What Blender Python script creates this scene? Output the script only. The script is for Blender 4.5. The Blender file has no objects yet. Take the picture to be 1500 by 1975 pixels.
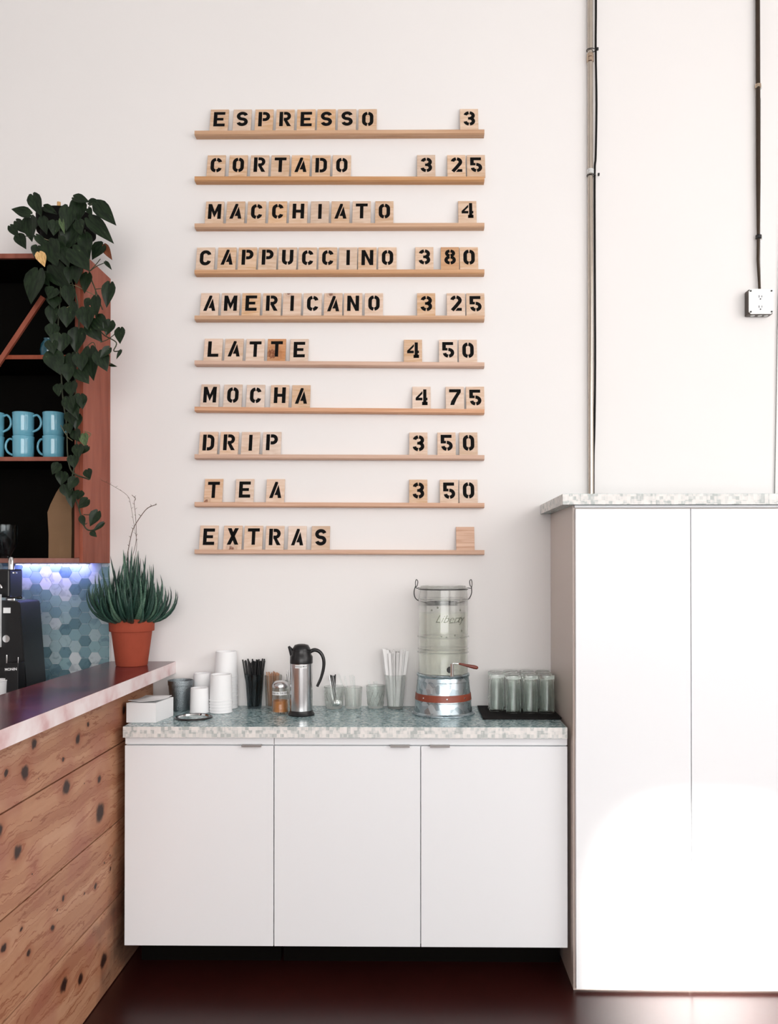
import bpy, bmesh, math, random
from mathutils import Vector, Matrix
random.seed(7)
PI = math.pi
sc = bpy.context.scene
COL = sc.collection

# ------------------------------------------------------------------ camera
F, CXP, CYP = 1600.0, 780.8, 1082.2
YAW, PITCH = 0.012, 0.008
CAM = Vector((0, 0, 1.418))
fw = Vector((-math.sin(YAW) * math.cos(PITCH), math.cos(YAW) * math.cos(PITCH), math.sin(PITCH)))
rt = Vector((math.cos(YAW), math.sin(YAW), 0))
up = rt.cross(fw)
cd = bpy.data.cameras.new('camera')
cd.sensor_fit = 'HORIZONTAL'; cd.sensor_width = 36; cd.lens = F * 36 / 1500
cd.shift_x = (750 - CXP) / 1500; cd.shift_y = (CYP - 987.5) / 1500
cam = bpy.data.objects.new('camera', cd); COL.objects.link(cam)
m = Matrix((rt, up, -fw)).transposed().to_4x4(); m.translation = CAM
cam.matrix_world = m
cd.clip_start = 0.05
sc.camera = cam
sc.view_settings.view_transform = 'Standard'; sc.view_settings.look = 'None'
sc.view_settings.gamma = 1; sc.view_settings.use_curve_mapping = False
sc.view_settings.exposure = 0.29
sc.cycles.max_bounces = 20; sc.cycles.transmission_bounces = 20; sc.cycles.transparent_max_bounces = 24

def ray(px, py): return fw + rt * ((px - CXP) / F) - up * ((py - CYP) / F)
def PY(px, py, Y): d = ray(px, py); return CAM + d * ((Y - CAM.y) / d.y)
def PX(px, py, X): d = ray(px, py); return CAM + d * ((X - CAM.x) / d.x)
def PZ(px, py, Z): d = ray(px, py); return CAM + d * ((Z - CAM.z) / d.z)

# ------------------------------------------------------------------ world, sun, added fill lights
w = bpy.data.worlds.new('world'); sc.world = w; w.use_nodes = True
w.node_tree.nodes['Background'].inputs[0].default_value = (0.80, 0.88, 1.0, 1)
w.node_tree.nodes['Background'].inputs[1].default_value = 1.3

def area(name, loc, target, sx, sy, power, col=(1, 1, 1)):
    l = bpy.data.lights.new(name, 'AREA'); l.shape = 'RECTANGLE'; l.size = sx; l.size_y = sy
    l.energy = power; l.color = col
    o = bpy.data.objects.new(name, l); COL.objects.link(o); o.location = loc
    o.rotation_euler = (Vector(target) - Vector(loc)).to_track_quat('-Z', 'Y').to_euler()
    return o
sl = bpy.data.lights.new('sun', 'SUN'); sl.energy = 38; sl.angle = math.radians(4.5); sl.color = (1, .96, .9)
so = bpy.data.objects.new('sun', sl); COL.objects.link(so)
SUND = Vector((-0.10, 0.93, -0.36)).normalized()
so.rotation_euler = SUND.to_track_quat('-Z', 'Y').to_euler(); so.location = (2, -5, 4)
area('fill_light_front', (0.7, -3.25, 2.0), (0.5, 3, 1.4), 4.4, 2.6, 160, (1, .985, .97))  # added panel before the solid front wall, standing in for daylight
area('fill_light_side', (3.0, 0.6, 2.3), (-1, 2.2, 1.4), 3.0, 2.6, 56, (1, .98, .96))  # added panel brightening from the right, no window modelled there

# ------------------------------------------------------------------ helpers
def tag(o, label=None, cat=None, group=None, kind=None):
    if label: o['label'] = label
    if cat: o['category'] = cat
    if group: o['group'] = group
    if kind: o['kind'] = kind
    return o
def obj(name, bm, mat, parent=None, loc=None, rot=None, smooth=None):
    me = bpy.data.meshes.new(name)
    if isinstance(bm, bpy.types.Mesh): me = bm
    else:
        bmesh.ops.remove_doubles(bm, verts=bm.verts, dist=1e-6)
        bmesh.ops.recalc_face_normals(bm, faces=bm.faces)
        bm.to_mesh(me); bm.free()
        if smooth is not None:
            me.shade_smooth(); me.set_sharp_from_angle(angle=math.radians(smooth))
        if mat: me.materials.append(mat)
    o = bpy.data.objects.new(name, me); COL.objects.link(o)
    if parent: o.parent = parent
    if loc is not None: o.location = loc
    if rot is not None: o.rotation_euler = rot
    return o
def thing(name, label, cat, loc=(0, 0, 0), rz=0, group=None):
    o = bpy.data.objects.new(name, None); COL.objects.link(o)
    o.location = loc; o.rotation_euler = (0, 0, rz); o.empty_display_size = .05
    return tag(o, label, cat, group)
def copy_thing(root, loc, rz=None, label=None):
    r = root.copy(); COL.objects.link(r); r.location = loc
    if rz is not None: r.rotation_euler = (0, 0, rz)
    if label: r['label'] = label
    for ch in list(root.children):
        c = ch.copy(); COL.objects.link(c); c.parent = r
        for g in list(ch.children):
            d = g.copy(); COL.objects.link(d); d.parent = c
    return r
def B(): return bmesh.new()
def box(bm, x0, x1, y0, y1, z0, z1, bev=0):
    r = bmesh.ops.create_cube(bm, size=1)
    vs = r['verts']
    for v in vs:
        v.co = Vector((x0 + (v.co.x + .5) * (x1 - x0), y0 + (v.co.y + .5) * (y1 - y0), z0 + (v.co.z + .5) * (z1 - z0)))
    if bev:
        es = list({e for v in vs for e in v.link_edges})
        bmesh.ops.bevel(bm, geom=es, offset=bev, segments=2, profile=.6, affect='EDGES')
    return bm
def bx(*a, **k): return box(B(), *a, **k)
def lathe(bm, prof, n=32, cx=0, cy=0, cz=0, cap=True):
    rings = []
    for r, z in prof:
        if r < 1e-6: rings.append([bm.verts.new((cx, cy, cz + z))])
        else: rings.append([bm.verts.new((cx + r * math.cos(2 * PI * i / n), cy + r * math.sin(2 * PI * i / n), cz + z)) for i in range(n)])
    for a, b in zip(rings, rings[1:]):
        for i in range(n):
            j = (i + 1) % n
            if len(a) == 1 and len(b) == 1: continue
            if len(a) == 1: bm.faces.new((a[0], b[i], b[j]))
            elif len(b) == 1: bm.faces.new((a[i], a[j], b[0]))
            else: bm.faces.new((a[i], a[j], b[j], b[i]))
    if cap:
        for rg in (rings[0], rings[-1]):
            if len(rg) > 2 and not (prof[0] == prof[-1]): bm.faces.new(rg)
    return bm
def tube(bm, pts, rad, n=8, cap=True):
    pts = [Vector(p) for p in pts]
    if not isinstance(rad, (list, tuple)): rad = [rad] * len(pts)
    rings = []; ref = None
    for i, p in enumerate(pts):
        t = (pts[min(i + 1, len(pts) - 1)] - pts[max(i - 1, 0)]).normalized()
        if ref is None:
            ref = Vector((0, 0, 1)) if abs(t.z) < .9 else Vector((1, 0, 0))
        a = (ref - t * ref.dot(t)).normalized(); ref = a
        b = t.cross(a)
        rings.append([bm.verts.new(p + (a * math.cos(2 * PI * k / n) + b * math.sin(2 * PI * k / n)) * rad[i]) for k in range(n)])
    for u, v in zip(rings, rings[1:]):
        for k in range(n):
            j = (k + 1) % n
            bm.faces.new((u[k], u[j], v[j], v[k]))
    if cap: bm.faces.new(rings[0]); bm.faces.new(rings[-1])
    return bm
def spline(pts, k=6):
    P = [Vector(p) for p in pts]; P = [P[0] * 2 - P[1]] + P + [P[-1] * 2 - P[-2]]
    out = []
    for i in range(1, len(P) - 2):
        for s in range(k):
            t = s / k; a, b, c, d = P[i - 1], P[i], P[i + 1], P[i + 2]
            out.append(.5 * ((2 * b) + (c - a) * t + (2 * a - 5 * b + 4 * c - d) * t * t + (-a + 3 * b - 3 * c + d) * t ** 3))
    out.append(P[-2]); return out
def prism(bm, pts, fn0, fn1):
    a = [bm.verts.new(fn0(*p)) for p in pts]; b = [bm.verts.new(fn1(*p)) for p in pts]
    bm.faces.new(a); bm.faces.new(b[::-1])
    for i in range(len(pts)):
        j = (i + 1) % len(pts); bm.faces.new((a[i], b[i], b[j], a[j]))
    return bm
def text_mesh(s, size, shear=0.0, extrude=0.0, spacing=1.0, offset=0.0):
    c = bpy.data.curves.new('lettering', 'FONT'); c.body = s; c.size = size; c.align_x = 'CENTER'; c.align_y = 'CENTER'
    c.shear = shear; c.extrude = extrude; c.space_character = spacing; c.offset = offset; c.resolution_u = 3
    o = bpy.data.objects.new('lettering', c); COL.objects.link(o)
    bpy.context.view_layer.update()
    me = bpy.data.meshes.new_from_object(o.evaluated_get(bpy.context.evaluated_depsgraph_get()))
    bpy.data.objects.remove(o); bpy.data.curves.remove(c)
    return me

# ------------------------------------------------------------------ materials
def new_mat(name):
    m = bpy.data.materials.new(name); m.use_nodes = True
    return m, m.node_tree, m.node_tree.nodes['Principled BSDF']
def setp(b, **k):
    for a, v in k.items(): b.inputs[a.replace('_', ' ')].default_value = v
def lin(r, g, b):
    f = lambda c: ((c / 255 + .055) / 1.055) ** 2.4 if c > 10 else c / 255 / 12.92
    return (f(r), f(g), f(b), 1)
def simple(name, col, rough=.5, metal=0, spec=.5, noise=0, nscale=20, bump=0, bscale=60, coat=0):
    m, t, b = new_mat(name); setp(b, Base_Color=col, Roughness=rough, Metallic=metal, Specular_IOR_Level=spec, Coat_Weight=coat)
    N = t.nodes; L = t.links
    tc = N.new('ShaderNodeTexCoord')
    if noise:
        n = N.new('ShaderNodeTexNoise'); n.inputs['Scale'].default_value = nscale; n.inputs['Detail'].default_value = 5
        L.new(tc.outputs['Object'], n.inputs['Vector'])
        mx = N.new('ShaderNodeMix'); mx.data_type = 'RGBA'
        mx.inputs[6].default_value = tuple(c * (1 - noise) for c in col[:3]) + (1,)
        mx.inputs[7].default_value = tuple(min(1, c * (1 + noise)) for c in col[:3]) + (1,)
        L.new(n.outputs['Fac'], mx.inputs[0]); L.new(mx.outputs[2], b.inputs['Base Color'])
    if bump:
        n = N.new('ShaderNodeTexNoise'); n.inputs['Scale'].default_value = bscale
        L.new(tc.outputs['Object'], n.inputs['Vector'])
        bp = N.new('ShaderNodeBump'); bp.inputs['Strength'].default_value = bump; bp.inputs['Distance'].default_value = .002
        L.new(n.outputs['Fac'], bp.inputs['Height']); L.new(bp.outputs[0], b.inputs['Normal'])
    return m
def ramp(t, src, stops):
    r = t.nodes.new('ShaderNodeValToRGB'); e = r.color_ramp.elements
    while len(e) < len(stops): e.new(.5)
    for q, (p, c) in zip(e, stops): q.position = p; q.color = c
    t.links.new(src, r.inputs[0]); return r.outputs[0]
def math_(t, op, a, b=None, c=None):
    n = t.nodes.new('ShaderNodeMath'); n.operation = op
    for i, v in enumerate((a, b, c)):
        if v is None: continue
        if isinstance(v, (int, float)): n.inputs[i].default_value = v
        else: t.links.new(v, n.inputs[i])
    return n.outputs[0]
def wood(name, c1, c2, scale=(8, 60, 60), rough=.55, vary=.12, coords='Object', knot=None, spec=.3):
    m, t, b = new_mat(name); N = t.nodes; L = t.links
    tc = N.new('ShaderNodeTexCoord'); mp = N.new('ShaderNodeMapping'); mp.inputs['Scale'].default_value = scale
    oi = N.new('ShaderNodeObjectInfo')
    add = N.new('ShaderNodeVectorMath'); add.operation = 'ADD'
    L.new(tc.outputs[coords], mp.inputs['Vector']); L.new(mp.outputs[0], add.inputs[0])
    mul = math_(t, 'MULTIPLY', oi.outputs['Random'], 37.0); L.new(mul, add.inputs[1])
    n = N.new('ShaderNodeTexNoise'); n.inputs['Scale'].default_value = 1; n.inputs['Detail'].default_value = 6; n.inputs['Distortion'].default_value = .6
    L.new(add.outputs[0], n.inputs['Vector'])
    col = ramp(t, n.outputs['Fac'], [(.3, c1), (.7, c2)])
    hsv = N.new('ShaderNodeHueSaturation'); L.new(col, hsv.inputs['Color'])
    v = math_(t, 'MULTIPLY_ADD', oi.outputs['Random'], 2 * vary, 1 - vary); L.new(v, hsv.inputs['Value'])
    s = math_(t, 'FRACT', math_(t, 'MULTIPLY', oi.outputs['Random'], 7.3)); s = math_(t, 'MULTIPLY_ADD', s, .4, .8); L.new(s, hsv.inputs['Saturation'])
    out = hsv.outputs[0]
    if knot:
        kx, kz, kr = knot
        sb = N.new('ShaderNodeVectorMath'); sb.operation = 'SUBTRACT'; L.new(tc.outputs['Generated'], sb.inputs[0]); sb.inputs[1].default_value = (kx, .5, kz)
        ms = N.new('ShaderNodeVectorMath'); ms.operation = 'MULTIPLY'; L.new(sb.outputs[0], ms.inputs[0]); ms.inputs[1].default_value = (1 / kr, 0, 1.3 / kr)
        ln = N.new('ShaderNodeVectorMath'); ln.operation = 'LENGTH'; L.new(ms.outputs[0], ln.inputs[0])
        n2 = N.new('ShaderNodeTexNoise'); n2.inputs['Scale'].default_value = 7; L.new(tc.outputs['Generated'], n2.inputs['Vector'])
        d = math_(t, 'MULTIPLY_ADD', n2.outputs['Fac'], 1.1, ln.outputs['Value'])
        band = math_(t, 'SINE', math_(t, 'MULTIPLY', d, 9))
        msk = math_(t, 'MULTIPLY', math_(t, 'SUBTRACT', 1.75, d), math_(t, 'MULTIPLY_ADD', band, .35, .6)); msk = math_(t, 'MINIMUM', math_(t, 'MAXIMUM', msk, 0), .9)
        mx = N.new('ShaderNodeMix'); mx.data_type = 'RGBA'; L.new(msk, mx.inputs[0]); L.new(out, mx.inputs[6]); mx.inputs[7].default_value = lin(110, 52, 30)
        out = mx.outputs[2]
    L.new(out, b.inputs['Base Color']); setp(b, Roughness=rough, Specular_IOR_Level=spec)
    bp = N.new('ShaderNodeBump'); bp.inputs['Strength'].default_value = .12; bp.inputs['Distance'].default_value = .002
    L.new(n.outputs['Fac'], bp.inputs['Height']); L.new(bp.outputs[0], b.inputs['Normal'])
    return m
def glass(name, tint=(.97, .99, .985, 1), mixf=.45, rough=0.0, ior=1.45):
    m, t, b = new_mat(name); setp(b, Base_Color=tint, Roughness=rough, IOR=ior, Transmission_Weight=1)
    tr = t.nodes.new('ShaderNodeBsdfTransparent'); tr.inputs[0].default_value = tint
    mx = t.nodes.new('ShaderNodeMixShader'); mx.inputs[0].default_value = mixf
    t.links.new(b.outputs[0], mx.inputs[1]); t.links.new(tr.outputs[0], mx.inputs[2])
    t.links.new(mx.outputs[0], t.nodes['Material Output'].inputs['Surface'])
    return m
def mosaic(name, stops, cell, rough, spec=.5):
    # laminate printed with small staggered rectangles
    m, t, b = new_mat(name); N = t.nodes; L = t.links
    g = N.new('ShaderNodeNewGeometry')
    mp = N.new('ShaderNodeMapping'); mp.inputs['Location'].default_value = (7.31, 3.17, 5.05); mp.inputs['Scale'].default_value = (1 / cell,) * 3
    L.new(g.outputs['Position'], mp.inputs['Vector'])
    vals = []
    for k, (s, off) in enumerate(((1.0, 0), (.52, 11.3), (1.7, 4.7))):
        sc_ = N.new('ShaderNodeVectorMath'); sc_.operation = 'MULTIPLY_ADD'; L.new(mp.outputs[0], sc_.inputs[0])
        sc_.inputs[1].default_value = (s, s * (1.0 if k != 1 else 1.4), s * (1 if k != 2 else .7)); sc_.inputs[2].default_value = (off,) * 3
        fl = N.new('ShaderNodeVectorMath'); fl.operation = 'FLOOR'; L.new(sc_.outputs[0], fl.inputs[0])
        wn = N.new('ShaderNodeTexWhiteNoise'); wn.noise_dimensions = '3D'; L.new(fl.outputs[0], wn.inputs['Vector'])
        vals.append(wn.outputs['Value'])
    v = math_(t, 'ADD', math_(t, 'MULTIPLY', vals[0], .45), math_(t, 'ADD', math_(t, 'MULTIPLY', vals[1], .3), math_(t, 'MULTIPLY', vals[2], .25)))
    L.new(ramp(t, v, stops), b.inputs['Base Color']); setp(b, Roughness=rough, Specular_IOR_Level=spec)
    return m

M = {}
M['wall'] = simple('wall_paint', (.87, .845, .835, 1), .85, noise=.015, nscale=2.0, bump=.06, bscale=35, spec=.2)
M['ceil'] = simple('ceiling_paint', (.85, .85, .84, 1), .9)
M['white'] = simple('white_laminate', (.87, .885, .91, 1), .32, spec=.35, noise=.008, nscale=3)
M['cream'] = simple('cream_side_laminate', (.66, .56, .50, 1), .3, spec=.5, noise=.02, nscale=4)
M['black'] = simple('black_plastic', (.006, .006, .007, 1), .35)
M['blackmatt'] = simple('matt_black', (.004, .0035, .003, 1), .9, spec=.05)
M['rubber'] = simple('black_rubber', (.008, .007, .007, 1), .7, spec=.2, bump=.5, bscale=300)
M['ink'] = simple('black_stencil_paint', (.004, .004, .004, 1), .7, spec=.1)
M['steel'] = simple('brushed_steel', (.62, .62, .63, 1), .22, metal=1, noise=.05, nscale=80)
M['pull'] = simple('dull_nickel', (.30, .28, .27, 1), .4, metal=.6)
M['chrome'] = simple('chrome', (.8, .8, .8, 1), .08, metal=1)
M['wire'] = simple('dark_wire', (.05, .05, .05, 1), .3, metal=.8)
M['paper'] = simple('white_paper', (.86, .86, .87, 1), .8, spec=.2)
M['cup'] = simple('white_paper_cup', (.88, .88, .89, 1), .5, spec=.3)
M['label'] = simple('white_label', (.85, .86, .86, 1), .6)
M['letterink'] = simple('dark_print', (.03, .03, .03, 1), .6)
M['terra'] = simple('terracotta', lin(160, 74, 54), .8, noise=.18, nscale=14, bump=.25, bscale=90, spec=.2)
M['soil'] = simple('potting_soil', (.03, .02, .012, 1), 1, noise=.4, nscale=60, bump=1, bscale=120)
M['kraft'] = simple('kraft_paper', lin(128, 98, 70), .85, noise=.1, nscale=12, bump=.3, bscale=25)
M['mug'] = simple('blue_glaze', lin(112, 178, 200), .12, noise=.08, nscale=30, coat=.5)
M['bamboo'] = simple('bamboo', lin(205, 160, 105), .6, noise=.1, nscale=30)
M['tealjar'] = simple('dark_teal_glaze', lin(38, 92, 108), .15, noise=.5, nscale=60, coat=.4)
M['sugar'] = simple('raw_sugar', lin(200, 128, 72), .9, noise=.2, nscale=300, bump=.8, bscale=500)
M['straw_clear'] = glass('clear_plastic', mixf=.6)
M['stick'] = simple('birch_stick', lin(190, 145, 115), .7, noise=.12, nscale=40)
M['white_straw'] = simple('white_straw', (.86, .85, .845, 1), .5)
M['glass'] = glass('clear_glass', (.985, .995, .985, 1), mixf=.3)
M['glassg'] = glass('greenish_glass', (.97, .99, .98, 1), mixf=.25)
M['tumbler'] = glass('tumbler_glass', (.92, .95, .935, 1), mixf=.15)
M['emboss'] = glass('embossed_glass', (.62, .64, .58, 1), mixf=.3, rough=.25)
M['smoke'] = glass('smoke_tinted_glass', (.45, .52, .55, 1), mixf=.25)
M['water'] = glass('water', (.975, .985, .95, 1), mixf=.4, ior=1.33)
M['leather'] = simple('copper_red_band', lin(140, 66, 46), .4, noise=.15, nscale=30, spec=.5)
M['handle_wood'] = simple('varnished_wood', lin(112, 48, 36), .25, noise=.2, nscale=40)
M['grout'] = simple('pale_grout', (.62, .68, .70, 1), .9)
M['darkpot'] = simple('dark_pot', (.004, .0035, .0035, 1), .8, noise=.2, nscale=20, spec=.1)
M['pipe_dark'] = simple('dark_conduit', lin(66, 54, 44), .35, metal=.6, noise=.2, nscale=25)
M['conduit'] = simple('galvanised_conduit', (.56, .49, .42, 1), .2, metal=.9, noise=.12, nscale=18)
M['brass'] = simple('aged_brass', (.52, .40, .30, 1), .25, metal=.9, noise=.3, nscale=60)
M['galvbox'] = simple('zinc_steel', (.72, .73, .72, 1), .35, metal=.35)
M['mesh_steel'] = simple('embossed_tin', (.30, .34, .36, 1), .3, metal=1, noise=.4, nscale=250, bump=1, bscale=380)
M['tilewood'] = wood('letter_tile_wood', lin(206, 168, 134), lin(228, 200, 176), (14, 40, 90), .6, .06)
M['tilewood_pale'] = wood('letter_tile_wood_pale', lin(214, 184, 160), lin(232, 210, 194), (14, 40, 90), .6, .04)
M['ledge'] = wood('ledge_wood', lin(196, 148, 108), lin(216, 174, 138), (3, 90, 160), .55, .05)
M['ledge2'] = wood('ledge_wood_pale', lin(204, 160, 132), lin(222, 184, 160), (3, 90, 160), .55, .04)
M['cab'] = wood('redbrown_stained_wood', lin(128, 70, 56), lin(158, 96, 80), (18, 18, 3), .5, .04, coords='Object')
M['floor'] = simple('oxblood_floor', (.032, .006, .005, 1), .3, noise=.35, nscale=3.5, spec=.45, bump=.08, bscale=14)

# galvanised spangle
m, t, b = new_mat('galvanised_tin'); M['galv'] = m
tc = t.nodes.new('ShaderNodeTexCoord'); vo = t.nodes.new('ShaderNodeTexVoronoi'); vo.inputs['Scale'].default_value = 42
t.links.new(tc.outputs['Object'], vo.inputs['Vector'])
sp = t.nodes.new('ShaderNodeSeparateColor'); t.links.new(vo.outputs['Color'], sp.inputs[0])
t.links.new(ramp(t, sp.outputs[0], [(0, (.34, .42, .46, 1)), (1, (.62, .70, .74, 1))]), b.inputs['Base Color'])
t.links.new(math_(t, 'MULTIPLY_ADD', sp.outputs[1], .2, .22), b.inputs['Roughness']); setp(b, Metallic=.9)

# marble hex tile
m, t, b = new_mat('marble_tile'); M['marble'] = m
oi = t.nodes.new('ShaderNodeObjectInfo'); tc = t.nodes.new('ShaderNodeTexCoord')
ad = t.nodes.new('ShaderNodeVectorMath'); ad.operation = 'ADD'; t.links.new(tc.outputs['Object'], ad.inputs[0]); t.links.new(oi.outputs['Random'], ad.inputs[1])
n = t.nodes.new('ShaderNodeTexNoise'); n.inputs['Scale'].default_value = 22; n.inputs['Detail'].default_value = 8; n.inputs['Distortion'].default_value = 1.2
t.links.new(ad.outputs[0], n.inputs['Vector'])
base = ramp(t, oi.outputs['Random'], [(0, lin(92, 124, 134)), (.25, lin(118, 150, 160)), (.6, lin(140, 172, 178)), (.85, lin(168, 188, 192)), (1, lin(215, 220, 222))])
vein = ramp(t, n.outputs['Fac'], [(.36, (.45, .5, .55, 1)), (.46, (1, 1, 1, 1)), (.6, (1, 1, 1, 1)), (.75, (1.0, 1.0, 1.0, 1))])
mx = t.nodes.new('ShaderNodeMix'); mx.data_type = 'RGBA'; mx.blend_type = 'MULTIPLY'; mx.inputs[0].default_value = .55
t.links.new(base, mx.inputs[6]); t.links.new(vein, mx.inputs[7]); t.links.new(mx.outputs[2], b.inputs['Base Color']); setp(b, Roughness=.3, Specular_IOR_Level=.4)

# worktop laminate; light and shade painted in as darker top, paler edge
M['top'] = mosaic('mosaic_laminate_shaded_top', [(.25, lin(88, 118, 124)), (.42, lin(134, 160, 164)), (.58, lin(160, 182, 184)), (.8, lin(190, 204, 204))], .0075, .22)
M['edge'] = mosaic('mosaic_laminate_lit_edge', [(.25, lin(182, 188, 186)), (.4, lin(210, 212, 210)), (.55, lin(226, 224, 221)), (.8, lin(236, 233, 230))], .012, .4, .3)
# bar top
m, t, b = new_mat('bar_top_stain'); M['bartop'] = m
tc = t.nodes.new('ShaderNodeTexCoord'); n = t.nodes.new('ShaderNodeTexNoise'); n.inputs['Scale'].default_value = 6; n.inputs['Detail'].default_value = 8
t.links.new(tc.outputs['Object'], n.inputs['Vector'])
t.links.new(ramp(t, n.outputs['Fac'], [(.3, lin(70, 26, 34)), (.5, lin(98, 40, 46)), (.7, lin(128, 60, 62))]), b.inputs['Base Color']); setp(b, Roughness=.2, Specular_IOR_Level=.4)
m, t, b = new_mat('bar_edge_lit'); M['baredge_lit'] = m  # pale tones paint the light caught on the slab edge
tc = t.nodes.new('ShaderNodeTexCoord'); n = t.nodes.new('ShaderNodeTexNoise'); n.inputs['Scale'].default_value = 9; n.inputs['Detail'].default_value = 6
t.links.new(tc.outputs['Object'], n.inputs['Vector'])
t.links.new(ramp(t, n.outputs['Fac'], [(.3, lin(214, 170, 170)), (.42, lin(236, 212, 212)), (.6, lin(248, 236, 236))]), b.inputs['Base Color']); setp(b, Roughness=.35)
# leaves
def leafmat(name, a, b_, streak, rough=.35):
    m, t, b = new_mat(name)
    tc = t.nodes.new('ShaderNodeTexCoord'); oi = t.nodes.new('ShaderNodeObjectInfo')
    ad = t.nodes.new('ShaderNodeVectorMath'); ad.operation = 'ADD'; t.links.new(tc.outputs['Object'], ad.inputs[0])
    t.links.new(math_(t, 'MULTIPLY', oi.outputs['Random'], 9.0), ad.inputs[1])
    mp = t.nodes.new('ShaderNodeMapping'); mp.inputs['Scale'].default_value = (9, 3, 1); t.links.new(ad.outputs[0], mp.inputs[0])
    n = t.nodes.new('ShaderNodeTexNoise'); n.inputs['Scale'].default_value = 1; n.inputs['Detail'].default_value = 4; t.links.new(mp.outputs[0], n.inputs[0])
    c = ramp(t, n.outputs['Fac'], [(.35, a), (.6, b_), (.70, b_), (.76, streak)])
    t.links.new(c, b.inputs['Base Color']); setp(b, Roughness=rough, Specular_IOR_Level=.2)
    return m
M['leaf'] = leafmat('pothos_leaf', (.007, .013, .007, 1), (.016, .030, .013, 1), (.16, .20, .10, 1))
M['leafy'] = leafmat('yellowed_leaf', lin(190, 150, 95), lin(225, 185, 130), lin(235, 200, 150))
M['leafb'] = leafmat('browned_leaf', lin(110, 62, 42), lin(135, 80, 55), lin(70, 75, 40))
M['leafl'] = leafmat('pale_green_leaf', (.05, .09, .035, 1), (.12, .17, .08, 1), (.3, .35, .2, 1))
M['stem'] = simple('vine_stem', (.035, .045, .02, 1), .6, noise=.3, nscale=30)
M['stempale'] = simple('pale_vine_stem', lin(120, 112, 80), .6)
M['dry'] = simple('dried_stalk', lin(95, 78, 66), .8)
m, t, b = new_mat('aloe_leaf'); M['aloe'] = m
tc = t.nodes.new('ShaderNodeTexCoord'); oi = t.nodes.new('ShaderNodeObjectInfo')
n = t.nodes.new('ShaderNodeTexNoise'); n.inputs['Scale'].default_value = 60; t.links.new(tc.outputs['Object'], n.inputs[0])
v = math_(t, 'ADD', math_(t, 'MULTIPLY', n.outputs['Fac'], .6), math_(t, 'MULTIPLY', oi.outputs['Random'], .4))
t.links.new(ramp(t, v, [(.25, lin(22, 48, 42)), (.55, lin(46, 80, 68)), (.8, lin(104, 136, 114))]), b.inputs['Base Color']); setp(b, Roughness=.45, Specular_IOR_Level=.4)

# ------------------------------------------------------------------ layout
WY = 3.26
H0 = 4.7
def struct(name, bm, mat, **k): return tag(obj(name, bm, mat, **k), kind='structure')
struct('wall_back', bx(-4.5, 3.4, WY, WY + .12, 0, H0), M['wall'])
struct('floor', bx(-4.5, 3.4, -3.6, WY + .12, -.1, 0), M['floor'])
struct('ceiling', bx(-4.5, 3.4, -3.6, WY + .12, H0, H0 + .1), M['ceil'])
struct('wall_left', bx(-4.62, -4.5, -3.6, WY + .12, 0, H0), M['wall'])
struct('wall_right', bx(3.4, 3.52, -3.6, WY + .12, 0, H0), M['wall'])
# unseen front wall; its opening is added and sized to shape the sun patch
WX0, WX1, WZ0, WZ1 = 1.49, 1.83, 1.75, 2.93
b_ = B()
box(b_, -4.5, WX0, -3.72, -3.6, 0, H0); box(b_, WX1, 3.4, -3.72, -3.6, 0, H0)
box(b_, WX0, WX1, -3.72, -3.6, 0, WZ0); box(b_, WX0, WX1, -3.72, -3.6, WZ1, H0)
struct('unseen_wall_front', b_, M['wall'])

# ------------------------------------------------------------------ worktop and cabinets
CY = 2.83
ctz = PY(660, 1402, CY).z
cx0, cx1 = PY(237, 1400, CY).x, PY(1094, 1404, CY).x
TH = .038
def worktop(name, label, x0, x1, y0, y1, z1, th):
    r = thing(name, label, 'worktop', ((x0 + x1) / 2, y0, z1 - th))
    hx = (x1 - x0) / 2; d = y1 - y0
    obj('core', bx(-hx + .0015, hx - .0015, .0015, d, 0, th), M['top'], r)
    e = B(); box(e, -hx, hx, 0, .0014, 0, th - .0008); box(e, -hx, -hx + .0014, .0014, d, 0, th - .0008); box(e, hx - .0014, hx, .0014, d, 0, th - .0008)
    obj('lit_edge', e, M['edge'], r)  # same laminate as the core, in its painted lit tone
    return r
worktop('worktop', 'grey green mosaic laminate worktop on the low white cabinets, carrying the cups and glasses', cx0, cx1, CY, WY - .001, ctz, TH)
DF = 2.845      # door front plane
cz_top = ctz - TH
dz1 = PY(660, 1439, DF).z; dz0 = PY(660, 1824, DF).z
xs = [PY(239.5, 1600, DF).x, PY(528, 1600, DF).x, PY(811, 1600, DF).x, PY(1095, 1600, DF).x]
def handle_bm(x0, x1):
    h = B()
    prism(h, [(-.014, -.002), (-.014, .0048), (.0045, .0048), (.0045, .0015), (-.011, .0015), (-.011, -.002)], lambda y, z: (x0, y, z), lambda y, z: (x1, y, z))
    return h
def base_unit(i0, i1, label, handles):
    x0, x1 = xs[i0], xs[i1]; cx = (x0 + x1) / 2
    r = thing('base_cabinet', label, 'cabinet', (cx, DF, 0))
    def wx(x): return x - cx
    body = B(); d = WY - .002 - DF
    box(body, wx(x0) + .001, wx(x1) - .001, .020, d, dz0, cz_top - .0005)
    obj('carcass', body, M['white'], r)
    obj('top_rail', bx(wx(x0) + .001, wx(x1) - .001, .006, .0195, dz1 + .004, cz_top - .0005), M['white'], r)
    obj('plinth', bx(wx(x0) + .01, wx(x1) - .001, .155, .17, 0, dz0 - .0005), M['blackmatt'], r)
    for k in range(i0, i1):
        a, c = wx(xs[k]) + .0015, wx(xs[k + 1]) - .0015
        dr = obj('door', bx(a, c, 0, .018, dz0 - .003, dz1, bev=.0012), M['white'], r)
        hx0, hx1 = handles[k]
        obj('handle', handle_bm(wx(PY(hx0, 1438, DF).x), wx(PY(hx1, 1438, DF).x)), M['pull'], dr, loc=(0, 0, dz1 + .0002))
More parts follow.
